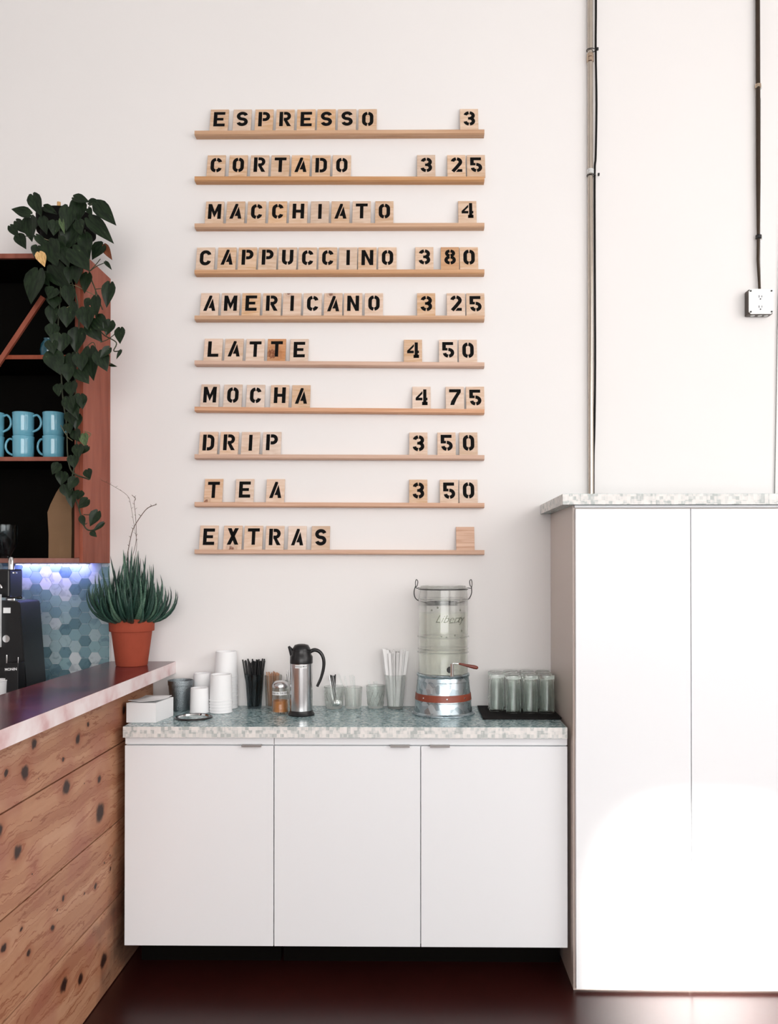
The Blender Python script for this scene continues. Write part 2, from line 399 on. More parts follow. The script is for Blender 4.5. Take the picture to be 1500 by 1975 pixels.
HD = {0: (467, 505), 1: (753, 790), 2: (829, 867)}
base_unit(0, 1, 'white single-door base cabinet at the left end beside the wooden bar', HD)
base_unit(1, 3, 'white double-door base cabinet beside the tall white cupboard', HD)

# tall cupboard
TY = 2.785
tx0 = PY(1062, 1300, WY).x
tx0 = max(tx0, cx1 + .004)
ttop = PY(1300, 973, TY - .02).z
tr = thing('tall_cabinet', 'tall white two-door cupboard at the right end of the low cabinets', 'cabinet', (tx0, TY, 0))
W2 = 1.05
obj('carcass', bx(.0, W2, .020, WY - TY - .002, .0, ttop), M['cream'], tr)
xa = .006; xb = PY(1332.5, 1300, TY).x - tx0
tdz = PY(1300, 981, TY).z
obj('top_rail', bx(.004, W2, .004, .0195, tdz + .004, ttop - .0005), M['white'], tr)
obj('door', bx(xa, xb - .0012, 0, .018, .012, tdz, bev=.0012), M['white'], tr)
obj('door', bx(xb + .0012, W2 - .001, 0, .018, .012, tdz, bev=.0012), M['white'], tr)
wx0 = PY(1085, 960, TY - .02).x
wtz = PY(1300, 952, TY - .02).z
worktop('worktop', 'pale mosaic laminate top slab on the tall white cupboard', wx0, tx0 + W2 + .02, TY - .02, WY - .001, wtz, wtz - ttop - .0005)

# ------------------------------------------------------------------ wooden bar
FX = -1.030
jz = [PX(117, y, FX).z for y in (1502, 1678, 1850.5)]
EX = PY(339, 1290, WY).x
btz = PY(339, 1275.5, WY).z; bbz = PY(339, 1298, WY).z
BX = PY(212, 1275, WY).x
bar = thing('bar_counter', 'knotty pine fronted bar with dark red glossy top running out of frame at left', 'bar', (FX, WY, 0))
BY0 = 1.25
# knots (x, y, rx, ry) measured on the photo
KN = [(208, 268, 18, 30), (153, 440, 25, 40), (37, 445, 12, 22), (475, 240, 18, 28), (535, 148, 14, 14), (385, 357, 9, 13), (755, 62, 18, 25), (405, 535, 20, 45), (605, 480, 16, 24), (610, 685, 22, 55), (108, 925, 22, 45), (-8, 795, 15, 40), (670, 945, 7, 8), (637, 997, 6, 7), (672, 1030, 7, 11), (582, 1135, 8, 20), (385, 1205, 10, 20), (515, 1180, 8, 9), (350, 1280, 8, 12), (320, 1390, 10, 20), (130, 1400, 10, 14), (22, 1510, 15, 30), (175, 1540, 12, 25), (388, 1740, 14, 40), (490, 1700, 12, 30), (630, 1590, 14, 45), (232, 486, 4, 5), (190, 730, 4, 5), (195, 1062, 5, 6), (515, 508, 4, 5)]
m, t, b = new_mat('knotty_pine'); M['pine'] = m; N = t.nodes; L = t.links
g = N.new('ShaderNodeNewGeometry'); oi = N.new('ShaderNodeObjectInfo')
wn = N.new('ShaderNodeTexNoise'); wn.inputs['Scale'].default_value = 38; wn.inputs['Detail'].default_value = 4; L.new(g.outputs['Position'], wn.inputs['Vector'])
wob = N.new('ShaderNodeVectorMath'); wob.operation = 'MULTIPLY_ADD'; L.new(wn.outputs['Color'], wob.inputs[0]); wob.inputs[1].default_value = (.022,) * 3; L.new(g.outputs['Position'], wob.inputs[2])
sepp = N.new('ShaderNodeSeparateXYZ'); L.new(wob.outputs[0], sepp.inputs[0])
mask = 0.0; halo = 0.0; field = sepp.outputs[2]
for (kx, ky, rx, ry) in KN:
    p = PX(kx / 3.16, ky / 3.16 + 1350, FX); rz = ry / 3.16 / (1600 / p.y); ryy = rz * 1.15
    sb = N.new('ShaderNodeVectorMath'); sb.operation = 'SUBTRACT'; L.new(wob.outputs[0], sb.inputs[0]); sb.inputs[1].default_value = (0, p.y + .011, p.z + .011)
    ml = N.new('ShaderNodeVectorMath'); ml.operation = 'MULTIPLY'; L.new(sb.outputs[0], ml.inputs[0]); ml.inputs[1].default_value = (0, 1 / ryy, 1 / rz)
    ln = N.new('ShaderNodeVectorMath'); ln.operation = 'LENGTH'; L.new(ml.outputs[0], ln.inputs[0]); d = ln.outputs['Value']
    mr = N.new('ShaderNodeMapRange'); mr.interpolation_type = 'SMOOTHSTEP'; L.new(d, mr.inputs[0]); mr.inputs[1].default_value = 1.35; mr.inputs[2].default_value = .6
    mask = math_(t, 'MAXIMUM', mask, mr.outputs[0])
    if rz > .006:
        mh = N.new('ShaderNodeMapRange'); mh.interpolation_type = 'SMOOTHSTEP'; L.new(d, mh.inputs[0]); mh.inputs[1].default_value = 3.2; mh.inputs[2].default_value = .8
        halo = math_(t, 'MAXIMUM', halo, mh.outputs[0])
        sz = N.new('ShaderNodeSeparateXYZ'); L.new(sb.outputs[0], sz.inputs[0])
        q = math_(t, 'MULTIPLY', d, d); q = math_(t, 'MULTIPLY_ADD', q, .35, 1.0)
        field = math_(t, 'SUBTRACT', field, math_(t, 'DIVIDE', math_(t, 'MULTIPLY', sz.outputs[2], .95), q))
cv = N.new('ShaderNodeCombineXYZ'); L.new(math_(t, 'MULTIPLY', sepp.outputs[1], 1.2), cv.inputs[0]); L.new(math_(t, 'MULTIPLY', field, 22), cv.inputs[1]); L.new(math_(t, 'MULTIPLY', oi.outputs['Random'], 30), cv.inputs[2])
ng = N.new('ShaderNodeTexNoise'); ng.inputs['Scale'].default_value = 1; ng.inputs['Detail'].default_value = 3; ng.inputs['Distortion'].default_value = .3; L.new(cv.outputs[0], ng.inputs[0])
rings = math_(t, 'SINE', math_(t, 'MULTIPLY_ADD', ng.outputs['Fac'], 55, math_(t, 'MULTIPLY', field, 60)))
line = ramp(t, rings, [(.0, (1, 1, 1, 1)), (.80, (1, 1, 1, 1)), (.97, (.62, .42, .36, 1))])
col = ramp(t, ng.outputs['Fac'], [(.3, lin(164, 110, 82)), (.5, lin(186, 136, 104)), (.72, lin(202, 156, 126))])
mx = N.new('ShaderNodeMix'); mx.data_type = 'RGBA'; mx.blend_type = 'MULTIPLY'; mx.inputs[0].default_value = .75; L.new(col, mx.inputs[6]); L.new(line, mx.inputs[7])
hs = N.new('ShaderNodeHueSaturation'); L.new(mx.outputs[2], hs.inputs['Color']); L.new(math_(t, 'MULTIPLY_ADD', oi.outputs['Random'], .14, .9), hs.inputs['Value'])
bl = N.new('ShaderNodeTexNoise'); bl.inputs['Scale'].default_value = 5; L.new(g.outputs['Position'], bl.inputs['Vector'])
m0 = N.new('ShaderNodeMix'); m0.data_type = 'RGBA'; L.new(math_(t, 'MULTIPLY', ramp(t, bl.outputs['Fac'], [(.5, (0, 0, 0, 1)), (.7, (1, 1, 1, 1))]), .45), m0.inputs[0]); L.new(hs.outputs[0], m0.inputs[6]); m0.inputs[7].default_value = lin(158, 92, 78)
m1 = N.new('ShaderNodeMix'); m1.data_type = 'RGBA'; L.new(math_(t, 'MULTIPLY', halo, .5), m1.inputs[0]); L.new(m0.outputs[2], m1.inputs[6]); m1.inputs[7].default_value = lin(150, 80, 50)
m2 = N.new('ShaderNodeMix'); m2.data_type = 'RGBA'; L.new(math_(t, 'MULTIPLY', mask, .98), m2.inputs[0]); L.new(m1.outputs[2], m2.inputs[6]); m2.inputs[7].default_value = lin(44, 24, 18)
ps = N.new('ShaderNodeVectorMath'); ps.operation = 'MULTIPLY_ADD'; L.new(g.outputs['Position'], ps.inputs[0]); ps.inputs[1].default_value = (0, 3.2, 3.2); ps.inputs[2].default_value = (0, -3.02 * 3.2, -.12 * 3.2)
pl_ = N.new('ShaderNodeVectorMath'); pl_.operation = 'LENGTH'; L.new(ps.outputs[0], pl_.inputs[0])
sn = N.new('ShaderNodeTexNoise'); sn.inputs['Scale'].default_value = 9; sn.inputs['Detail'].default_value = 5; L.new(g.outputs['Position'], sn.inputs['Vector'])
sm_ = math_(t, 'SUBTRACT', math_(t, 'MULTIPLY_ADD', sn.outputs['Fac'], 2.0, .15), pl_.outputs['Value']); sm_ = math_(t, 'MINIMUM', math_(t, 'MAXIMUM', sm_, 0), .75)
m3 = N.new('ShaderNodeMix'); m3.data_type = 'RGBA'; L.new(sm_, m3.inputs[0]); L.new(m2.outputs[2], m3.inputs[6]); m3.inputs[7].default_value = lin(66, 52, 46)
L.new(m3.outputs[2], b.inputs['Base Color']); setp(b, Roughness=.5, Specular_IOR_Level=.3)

zs = [0.0, .035 if jz[2] > .3 else .02] + jz[::-1] + [bbz]
zs = [0.002] + jz[::-1] + [bbz - .001]
for i in range(len(zs) - 1):
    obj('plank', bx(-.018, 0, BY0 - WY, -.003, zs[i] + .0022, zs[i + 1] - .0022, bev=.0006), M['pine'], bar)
obj('body', bx(BX - FX, -.0185, BY0 - WY, -.001, 0, bbz - .0005), M['blackmatt'], bar)
obj('bar_top', bx(BX - FX, EX - FX - .002, BY0 - WY - .03, -.001, bbz, btz), M['bartop'], bar)
obj('lit_edge', bx(EX - FX - .0019, EX - FX, BY0 - WY - .03, -.001, bbz, btz - .0006), M['baredge_lit'], bar)['label'] = 'edge of the bar top, caught light painted in pale pink'

# hidden-height back counter carrying the grinder
bc = thing('back_counter', 'dark work counter behind the bar, under the hexagon tiles', 'counter', (-1.9, 2.9, 0))
obj('cabinet_body', bx(-.7, BX + 1.9 - .012, -.2, WY - 2.9 - .03, 0, .83), M['blackmatt'], bc)
obj('counter_slab', bx(-.7, BX + 1.9 - .01, -.22, WY - 2.9 - .03, .831, .865), M['blackmatt'], bc)

# ------------------------------------------------------------------ hexagon tiles
hexR = 12.75 / (1600 / WY)
TX1 = PY(213.5, 1200, WY).x - .002; TX0 = -1.85
TZ1 = PY(100, 1086, WY).z; TZ0 = .87
sb_ = thing('tile_backsplash', 'blue grey marble hexagon tile backsplash on the wall behind the bar', 'backsplash', (TX1, WY, TZ0))
obj('grout_bed', bx(TX0 - TX1, 0, -.006, -.0005, 0, TZ1 - TZ0), M['grout'], sb_)
c0 = PY(127.9, 1148, WY)
def clip(poly, axis, lim, keep_less):
    out = []
    for i in range(len(poly)):
        a, c = poly[i], poly[(i + 1) % len(poly)]
        ia = (a[axis] <= lim) == keep_less; ic = (c[axis] <= lim) == keep_less
        if ia: out.append(a)
        if ia != ic:
            s = (lim - a[axis]) / (c[axis] - a[axis]); out.append((a[0] + (c[0] - a[0]) * s, a[1] + (c[1] - a[1]) * s))
    return out
full = None; hexH = math.sqrt(3) * hexR
for ci in range(-30, 12):
    x = c0.x + ci * 1.5 * hexR
    if x < TX0 + hexR: continue
    for ri in range(-16, 8):
        z = c0.z + ri * hexH + (hexH / 2 if ci % 2 else 0)
        rr = hexR - .0007
        poly = [(x + rr * math.cos(k * PI / 3), z + rr * math.sin(k * PI / 3)) for k in range(6)]
        cl = clip(clip(clip(poly, 0, TX1, True), 1, TZ1, True), 1, TZ0, False)
        if len(cl) < 3: continue
        whole = len(cl) == 6 and all(abs(a[0] - q[0]) + abs(a[1] - q[1]) < 1e-9 for a, q in zip(cl, poly))
        if whole and full: obj('hex_tile', full, None, sb_, loc=(x - TX1, 0, z - TZ0)); continue
        tb = B(); prism(tb, [(p[0] - x, p[1] - z) for p in cl], lambda a, c: (a, -.0085, c), lambda a, c: (a, -.006, c))
        o = obj('hex_tile', tb, M['marble'], sb_, loc=(x - TX1, 0, z - TZ0))
        if whole: full = o.data
obj('edge_trim', bx(.0002, .004, -.009, -.0005, 0, TZ1 - TZ0), M['label'], sb_)

# ------------------------------------------------------------------ open cupboard on the wall
UX = PY(213, 800, WY).x
UYf = PX(160, 900, UX).y
uz0 = PY(100, 1085.5, UYf).z; uz1 = PY(30, 489, UYf).z
cu = thing('wall_cupboard', 'red brown stained open wall cupboard with black inside, above the hexagon tiles', 'cupboard', (UX, WY, uz0))
D = WY - UYf; UL = -.95; ST = .031; uh = uz1 - uz0
def shz(y0, y1): return PY(50, y1, UYf).z - uz0, PY(50, y0, UYf).z - uz0
obj('side_panel', bx(-.012, 0, -D, -.001, 0, uh, bev=.001), M['cab'], cu)
obj('face_frame', bx(-ST, -.0125, -D, -D + .02, 0.018, uh - .018, bev=.001), M['cab'], cu)
obj('inner_lining', bx(-ST, -.0125, -D + .0205, -.012, 0.018, uh - .018), M['blackmatt'], cu)
obj('top_panel', bx(UL, -.0125, -D, -.001, uh - .017, uh), M['cab'], cu)
obj('bottom_panel', bx(UL, -.0125, -D, -.001, 0, .0168), M['cab'], cu)
obj('back_panel', bx(UL, -.0125, -.0115, -.001, .0172, uh - .0175), M['blackmatt'], cu)
shelves = []
for a, c in ((684.5, 692.5), (881, 889)):
    z0, z1 = shz(a, c); shelves.append(z1 + uz0)
    sh_ = obj('shelf', bx(UL, -ST - .0005, -D + .005, -.012, z0, z1), M['blackmatt'], cu)
    obj('shelf_edge', bx(UL, -ST - .0005, -D + .001, -D + .0048, z0, z1, bev=.0005), M['cab'], sh_)
obj('left_side_panel', bx(UL - .018, UL - .0005, -D, -.001, 0, uh), M['cab'], cu)
# inside faces black, front edges red brown
obj('ceiling_lining', bx(UL, -ST - .001, -D + .012, -.012, uh - .0195, uh - .0175), M['blackmatt'], cu)
pa, pb = PY(85, 574, UYf), PY(-25, 738, UYf)
dd = (pb - pa).normalized(); nn = Vector((-dd.z, 0, dd.x)) * .0085
bb = B()
base4 = [pa + nn, pa - nn, pb - nn, pb + nn]
o0 = Vector((UX, WY, uz0))
prism(bb, [(p.x - o0.x, p.z - o0.z) for p in base4], lambda a, c: (a, -D - .012, c), lambda a, c: (a, -D - .0005, c))
obj('diagonal_brace', bb, M['cab'], cu)
# LED strip under the cupboard
lx0, lx1 = PY(38, 1090, WY).x, PY(174, 1090, WY).x
led = thing('led_strip', 'violet white glowing light strip under the open cupboard', 'light', ((lx0 + lx1) / 2, WY - .035, uz0))
hl = (lx1 - lx0) / 2
obj('strip_base', bx(-hl - .01, hl + .01, -.008, .008, -.004, -.0003), M['label'], led)
m, t, b = new_mat('led_glow'); setp(b, Emission_Color=(.62, .58, 1, 1), Emission_Strength=8); M['led'] = m
k = 9
for i in range(k):
    x = -hl + (i + .5) * 2 * hl / k
    obj('diode', bx(x - hl / k * .7, x + hl / k * .7, -.004, .004, -.0065, -.0042), M['led'], led)
ll = area('led_light', ((lx0 + lx1) / 2, WY - .035, uz0 - .008), ((lx0 + lx1) / 2, WY, uz0 - .035), 2 * hl, .01, .42, (.36, .30, 1))
tag(ll, kind='structure') if False else None
ll.parent = led; ll.matrix_parent_inverse = Matrix.Translation(-Vector(led.location))

# ------------------------------------------------------------------ mugs on the shelf
def make_mug():
    r = thing('mug', 'm', 'mug', (0, 0, 0), group='blue mugs on the cupboard shelf')
    pr = [(0, .0), (.033, 0), (.036, .004), (.0375, .03), (.0378, .07), (.0395, .087), (.0385, .0885), (.037, .087), (.0352, .07), (.0345, .01), (0, .007)]
    obj('body', lathe(B(), pr, 36, cap=False), M['mug'], r, smooth=50)
    hp = spline([(.036, 0, .076), (.052, 0, .080), (.064, 0, .066), (.066, 0, .045), (.056, 0, .028), (.036, 0, .018)], 5)
    obj('handle', tube(B(), hp, .0045, 8), M['mug'], r, smooth=60)
    return r
mugz = shelves[1]
mug = None
MG = [(-13, 'upper', 0), (-13, 'lower', PI), (45, 'upper', 0), (45, 'lower', PI), (103, 'upper', 0.5), (103, 'lower', PI - .2)]
nm = {-13: 'cut off stack at the left frame edge', 45: 'middle stack', 103: 'right stack by the hanging vine'}
for px, lv, rz in MG:
    p = PY(px, 880, 3.09); z = mugz + .0004 + (.0889 if lv == 'upper' else 0)
    lab = f'{"top" if lv=="upper" else "bottom"} light blue glazed mug in the {nm[px]}'
    if mug is None: mug = make_mug(); mug.location = (p.x, p.y, z); mug.rotation_euler.z = rz; mug['label'] = lab
    else: copy_thing(mug, (p.x, p.y, z), rz, lab)
p = PY(94, 684, 3.1)
obj_j = obj('jar', lathe(B(), [(0, 0), (.018, 0), (.028, .02), (.031, .045), (.027, .068), (.017, .082), (.019, .088), (.014, .088), (.013, .08), (0, .074)], 28, cap=False), M['tealjar'], None, loc=(p.x, 3.1, shelves[0] + .0005), smooth=60)
tag(obj_j, 'round teal glazed jar on the upper cupboard shelf, half hidden by the vine', 'jar')
# paper bag
p = PY(122, 1077, 3.08)
bg = B()
wv = .042; dv = .03
secs = [(0, 1.0, 1.0, 0), (.09, 1.02, .95, .001), (.17, 1.08, .8, -.004), (.20, .95, .55, -.002), (.245, .7, .25, .006), (.27, .5, .15, .012)]
rg = []
for z, a, c, sh in secs:
    rg.append([bg.verts.new((sh + sx * wv * a, sy * dv * c + (random.uniform(-.002, .002)), z)) for sx, sy in ((-1, -1), (0, -1.12), (1, -1), (1, 1), (0, .9), (-1, 1))])
for u, v in zip(rg, rg[1:]):
    for i in range(6): bg.faces.new((u[i], u[(i + 1) % 6], v[(i + 1) % 6], v[i]))
bg.faces.new(rg[0]); bg.faces.new(rg[-1])
tag(obj('paper_bag', bg, M['kraft'], None, loc=(p.x, 3.08, uz0 + .0175)), 'crumpled brown kraft paper bag on the cupboard bottom', 'bag')

# ------------------------------------------------------------------ pothos
lf = B()
NS, NT = 8, 3
prev = None
prof = [0, .36, .49, .50, .44, .35, .24, .12, .0]
for i in range(NS + 1):
    t_ = i / NS; wd = prof[i]; row = []
    for j in range(-NT, NT + 1):
        s = j / NT; y = t_ + (-.12 * abs(s) * (1 - t_) * (1 if i < 3 else .3) if i else (-.10 * (abs(s) > .3)))
        if i == 0: wd = .2
        row.append(lf.verts.new((s * wd, y, .10 * abs(s) * wd * 2 - .16 * t_ * t_)))
    if prev:
        for q in range(len(row) - 1): lf.faces.new((prev[q], prev[q + 1], row[q + 1], row[q]))
    prev = row
bmesh.ops.remove_doubles(lf, verts=lf.verts, dist=1e-5)
ex = bmesh.ops.extrude_face_region(lf, geom=lf.faces[:])
for v in [e for e in ex['geom'] if isinstance(e, bmesh.types.BMVert)]: v.co.z -= .012
bmesh.ops.recalc_face_normals(lf, faces=lf.faces)
leafme = {}
for k in ('leaf', 'leafy', 'leafb', 'leafl'):
    me = bpy.data.meshes.new('leaf'); lf.to_mesh(me); me.shade_smooth(); me.set_sharp_from_angle(angle=math.radians(70)); me.materials.append(M[k]); leafme[k] = me
lf.free()
potp = PY(128, 488, 3.08)
po = thing('potted_pothos', 'trailing pothos in a dark pot on top of the open cupboard', 'plant', (potp.x, 3.08, uz1 + .0005))
PO = Vector(po.location)
sc_ = 1600 / 3.08
ph = (PY(128, 420, 3.08).z - PO.z)
obj('pot', lathe(B(), [(0, 0), (.075, 0), (.082, .02), (.092, ph * .62), (.104, ph * .64), (.106, ph), (.098, ph), (.096, ph - .02), (0, ph - .02)], 32, cap=False), M['darkpot'], po, smooth=40)
obj('soil', lathe(B(), [(.0955, ph - .018), (.05, ph - .014), (0, ph - .012)], 24, cap=False), M['soil'], po)
pp = PY(113, 425, 2.985) - PO; pq = PY(113.5, 390, 2.985) - PO
obj('stake', tube(B(), [(pp.x, pp.y, pp.z - .03), tuple(pq)], .0065, 10), M['bamboo'], po, smooth=60)
LV = []
def A(y0, rows):
    for r in rows: LV.append(tuple([r[0] / 4.286, r[1] / 4.286 + y0, r[2] / 4.286, r[3] / 4.286 + y0, r[4] / 4.286] + list(r[5:])))
A(350, [(250, 270, 85, 220, 80), (272, 115, 330, 275, 105), (365, 210, 468, 262, 62), (612, 130, 738, 165, 75), (660, 160, 628, 335, 115), (735, 175, 830, 165, 62), (800, 185, 950, 350, 115), (740, 310, 930, 492, 115), (728, 225, 758, 272, 48),
 (565, 212, 545, 400, 118), (610, 375, 530, 562, 150), (250, 300, 243, 485, 135), (135, 330, 215, 430, 78), (85, 370, 155, 460, 62), (150, 445, 208, 548, 85), (400, 500, 462, 695, 160), (600, 560, 735, 730, 155),
 (850, 520, 750, 635, 110), (865, 530, 918, 645, 60, 'leafb'), (870, 665, 922, 725, 32), (310, 535, 280, 622, 75), (325, 590, 367, 698, 75, 'leafy'), (315, 740, 238, 1005, 180), (350, 760, 400, 860, 85), (430, 695, 575, 895, 160),
 (650, 700, 618, 840, 110), (725, 765, 688, 918, 95), (560, 875, 575, 1028, 105), (450, 885, 395, 965, 125), (450, 955, 445, 1048, 105), (910, 845, 872, 1035, 100), (745, 975, 695, 1045, 65), (795, 955, 790, 1120, 85),
 (705, 1050, 715, 1215, 135), (430, 1040, 432, 1190, 95), (555, 1050, 545, 1200, 125), (790, 1130, 888, 1235, 125), (740, 1175, 830, 1318, 125), (915, 1155, 872, 1268, 90), (995, 1215, 985, 1338, 85), (650, 1225, 612, 1408, 135, ),
 (435, 1185, 430, 1305, 105), (505, 1265, 498, 1405, 145), (745, 1385, 758, 1640, 145), (815, 1415, 882, 1562, 120), (905, 1375, 825, 1455, 62), (1000, 1395, 960, 1468, 26), (425, 1415, 495, 1588, 145), (590, 1430, 600, 1575, 125),
 (645, 1555, 730, 1665, 115), (560, 1520, 560, 1655, 95), (485, 1680, 480, 1775, 85), (590, 1660, 580, 1775, 115), (665, 1765, 640, 1885, 100), (565, 1785, 592, 1925, 105), (905, 1518, 968, 1530, 18),
 (480, 475, 525, 565, 115), (700, 440, 725, 630, 115), (650, 325, 665, 440, 95), (580, 710, 570, 840, 85), (455, 330, 440, 440, 95), (350, 300, 380, 430, 80), (520, 560, 560, 700, 100), (420, 1320, 440, 1420, 95), (660, 1430, 670, 1560, 110), (600, 1000, 640, 1110, 60), (300, 450, 400, 560, 60, 'leaf'), (505, 310, 528, 425, 40, 'leafl')])
A(750, [(560, 80, 590, 185, 105), (665, 50, 682, 165, 85), (570, 195, 602, 295, 85), (645, 215, 620, 335, 75), (620, 345, 645, 435, 95), (695, 375, 700, 475, 78, 'leafl'), (650, 465, 640, 575, 105), (728, 478, 676, 535, 50), (600, 555, 612, 655, 85), (485, 620, 428, 705, 82), (520, 690, 498, 795, 95), (625, 735, 565, 835, 85), (722, 670, 738, 745, 75), (540, 795, 565, 905, 95), (660, 845, 638, 915, 80), (725, 915, 645, 985, 82), (590, 855, 592, 985, 75), (808, 1015, 738, 1135, 85), (855, 1108, 762, 1180, 38), (755, 1180, 795, 1222, 45), (672, 1055, 695, 1135, 50), (560, 290, 575, 370, 70), (600, 130, 640, 250, 75)])
YB = UYf - .035
for i, r in enumerate(LV):
    bxx, byy, txx, tyy, wd = r[:5]; mk = r[5] if len(r) > 5 else 'leaf'
    Yl = (YB - random.uniform(0, .06)) if byy > 480 else (3.0 - random.uniform(0, .09) if bxx > 40 else 3.03)
    a = PY(bxx, byy, Yl); c = PY(txx, tyy, Yl - .01)
    ax = c - a; Ln = ax.length; yv = ax.normalized()
    nrm = Vector((random.uniform(-.3, .3), -1, random.uniform(-.15, .35))); nrm = (nrm - yv * nrm.dot(yv)).normalized()
    xv = yv.cross(nrm)
    mt = Matrix((xv, yv, nrm)).transposed().to_4x4(); mt.translation = a - PO
    Wd = wd * 1.16 / (1600 / Yl)
    o = bpy.data.objects.new('leaf', leafme[mk]); COL.objects.link(o); o.parent = po
    o.matrix_local = mt @ Matrix.Diagonal((Wd, Ln, (Ln + Wd) * .5 * random.uniform(.6, 1.3), 1))
    if mk == 'leafy': o['label'] = 'dried yellow leaf'
    if mk == 'leafb': o['label'] = 'browned leaf'
def vine(pts, r=.0022, name='vine', mat='stem', Y=None):
    P = [tuple(PY(x / 4.286, y / 4.286 + y0, Y if Y else (YB + .005 if (y / 4.286 + y0) > 470 else 2.98)) - PO) for x, y, y0 in pts]
    obj(name, tube(B(), spline(P, 5), r, 6), M[mat], po, smooth=80)
vine([(500, 330, 350), (480, 600, 350), (500, 900, 350), (480, 1200, 350), (500, 1500, 350), (520, 1800, 350), (550, 300, 750), (560, 560, 750), (600, 690, 750), (740, 750, 750)], .0026)
vine([(700, 400, 350), (735, 650, 350), (740, 760, 350), (790, 900, 350), (840, 1040, 350), (850, 1060, 350)])
vine([(560, 350, 350), (560, 700, 350), (640, 1000, 350), (650, 1300, 350), (620, 1600, 350), (640, 1900, 350), (640, 300, 750), (620, 600, 750), (590, 800, 750), (650, 980, 750), (700, 1140, 750), (760, 1170, 750), (830, 1130, 750)], .0026)
vine([(790, 900, 350), (800, 1150, 350), (850, 1260, 350), (960, 1330, 350), (940, 1400, 350), (1000, 1400, 350)])
for pts in ([(738, 745, 350), (800, 700, 350), (870, 670, 350)], [(738, 745, 350), (790, 690, 350), (830, 640, 350)], [(790, 890, 350), (830, 886, 350), (880, 880, 350)], [(700, 1380, 350), (770, 1330, 350), (800, 1400, 350), (840, 1410, 350)], [(830, 1330, 350), (900, 1300, 350), (985, 1230, 350)], [(800, 1500, 350), (900, 1500, 350), (960, 1528, 350)], [(690, 1040, 750), (760, 1040, 750), (800, 1020, 750)], [(650, 1000, 750), (700, 1110, 750), (720, 1110, 750)], [(560, 300, 350), (580, 180, 350), (610, 140, 350)], [(340, 290, 350), (325, 250, 350)], [(340, 290, 350), (350, 235, 350), (370, 215, 350)], [(730, 215, 350), (760, 180, 350)], [(210, 300, 350), (190, 270, 350)], [(250, 460, 350), (210, 450, 350)]):
    vine(pts, .0016, 'leaf_stem')
for pts in ([(545, 850, 350), (620, 860, 350), (700, 900, 350), (780, 940, 350)], [(530, 1060, 350), (570, 1035, 350), (620, 1050, 350)], [(340, 460, 350), (370, 475, 350), (400, 485, 350)], [(500, 300, 750), (530, 350, 750), (560, 400, 750), (600, 430, 750)], [(700, 350, 750), (750, 370, 750), (735, 400, 750)]):
    vine(pts, .0014, 'leaf_stem', 'stempale')

# ------------------------------------------------------------------ aloe in terracotta
ay = 3.10
ay = 3.125; ap = PY(254, 1278, ay)
al = thing('potted_aloe', 'spiky aloe with dried stalks in a terracotta pot on the bar end', 'plant', (ap.x, ay, btz + .0005))
AO = Vector(al.location); s_ = 1600 / ay
R0, R1, R2 = 29.5 / s_, 38 / s_, 42 / s_
hp_ = (1279 - 1188) / s_; hr = (1213 - 1188) / s_
obj('pot', lathe(B(), [(0, 0), (R0 - .002, 0), (R0, .003), (R1, hp_ - hr), (R2 - .001, hp_ - hr + .001), (R2, hp_ - hr + .004), (R2 + .001, hp_ - .004), (R2 - .001, hp_), (R2 - .009, hp_), (R2 - .012, hp_ - .015), (0, hp_ - .015)], 48, cap=False), M['terra'], al, smooth=35)
obj('soil', lathe(B(), [(R2 - .0115, hp_ - .0145), (.03, hp_ - .008), (0, hp_ - .006)], 24, cap=False), M['soil'], al)
spikes = []
for bend in (.12, .45, .85, 1.2, 1.45):
    sm = B(); pts = []; rad = []
    nseg = 8; pos = Vector((0, 0, 0))
    for i in range(nseg + 1):
        t_ = i / nseg; pts.append(pos.copy())
        a = bend * (1 - 1.25 * t_)
        pos = pos + Vector((math.sin(a), 0, math.cos(a))) / nseg
        rad.append(.040 * (1 - t_) ** .75 + .001)
    tube(sm, pts, rad, 5)
    me = bpy.data.meshes.new('aloe_leaf'); bmesh.ops.recalc_face_normals(sm, faces=sm.faces); sm.to_mesh(me); sm.free(); me.shade_smooth(); me.materials.append(M['aloe']); spikes.append(me)
NSP = 285
for i in range(NSP):
    u = math.sqrt((i + .5) / NSP); th = i * 2.39996 + random.uniform(-.25, .25)
    rr = u * (R2 - .018)
    Ln = (.275 - .095 * u) * random.uniform(.58, 1.08)
    if i < 16: Ln = random.uniform(.22, .285)
    Ln *= 1 - .45 * max(0, math.sin(th)) * u
    me = spikes[min(4, int(u * u * 4.99 + random.uniform(-.4, .4) + .1))]
    o = bpy.data.objects.new('leaf', me); COL.objects.link(o); o.parent = al
    o.location = (rr * math.cos(th), rr * math.sin(th), hp_ - .012)
    o.rotation_euler = (random.uniform(-.2, .2), random.uniform(-.22, .16), th)
    k_ = .24 / Ln
    o.scale = (Ln, Ln * k_, Ln)
def stalk(pts, r, name='flower_stalk'):
    P = [tuple(PY(x / 4.286, y / 4.286 + 750, ay) - AO) for x, y in pts]
    bmk = tube(B(), spline(P, 5), r, 5)
    for q in spline(P, 5)[6::2]:
        dx = random.choice((-1, 1)) * random.uniform(.004, .009)
        tube(bmk, [q, q + Vector((dx, random.uniform(-.003, .003), .006))], [r * .8, r * .5], 4)
    obj(name, bmk, M['dry'], al)
stalk([(1045, 1420), (1060, 1330), (1100, 1160), (1180, 1030), (1230, 980), (1295, 955)], .0014)
stalk([(1110, 1430), (1130, 1280), (1110, 1140), (1080, 960), (1050, 880), (930, 800), (840, 755)], .0007)
stalk([(1090, 1400), (1125, 1250), (1120, 1050), (1108, 940), (1120, 905), (1090, 880)], .0009)

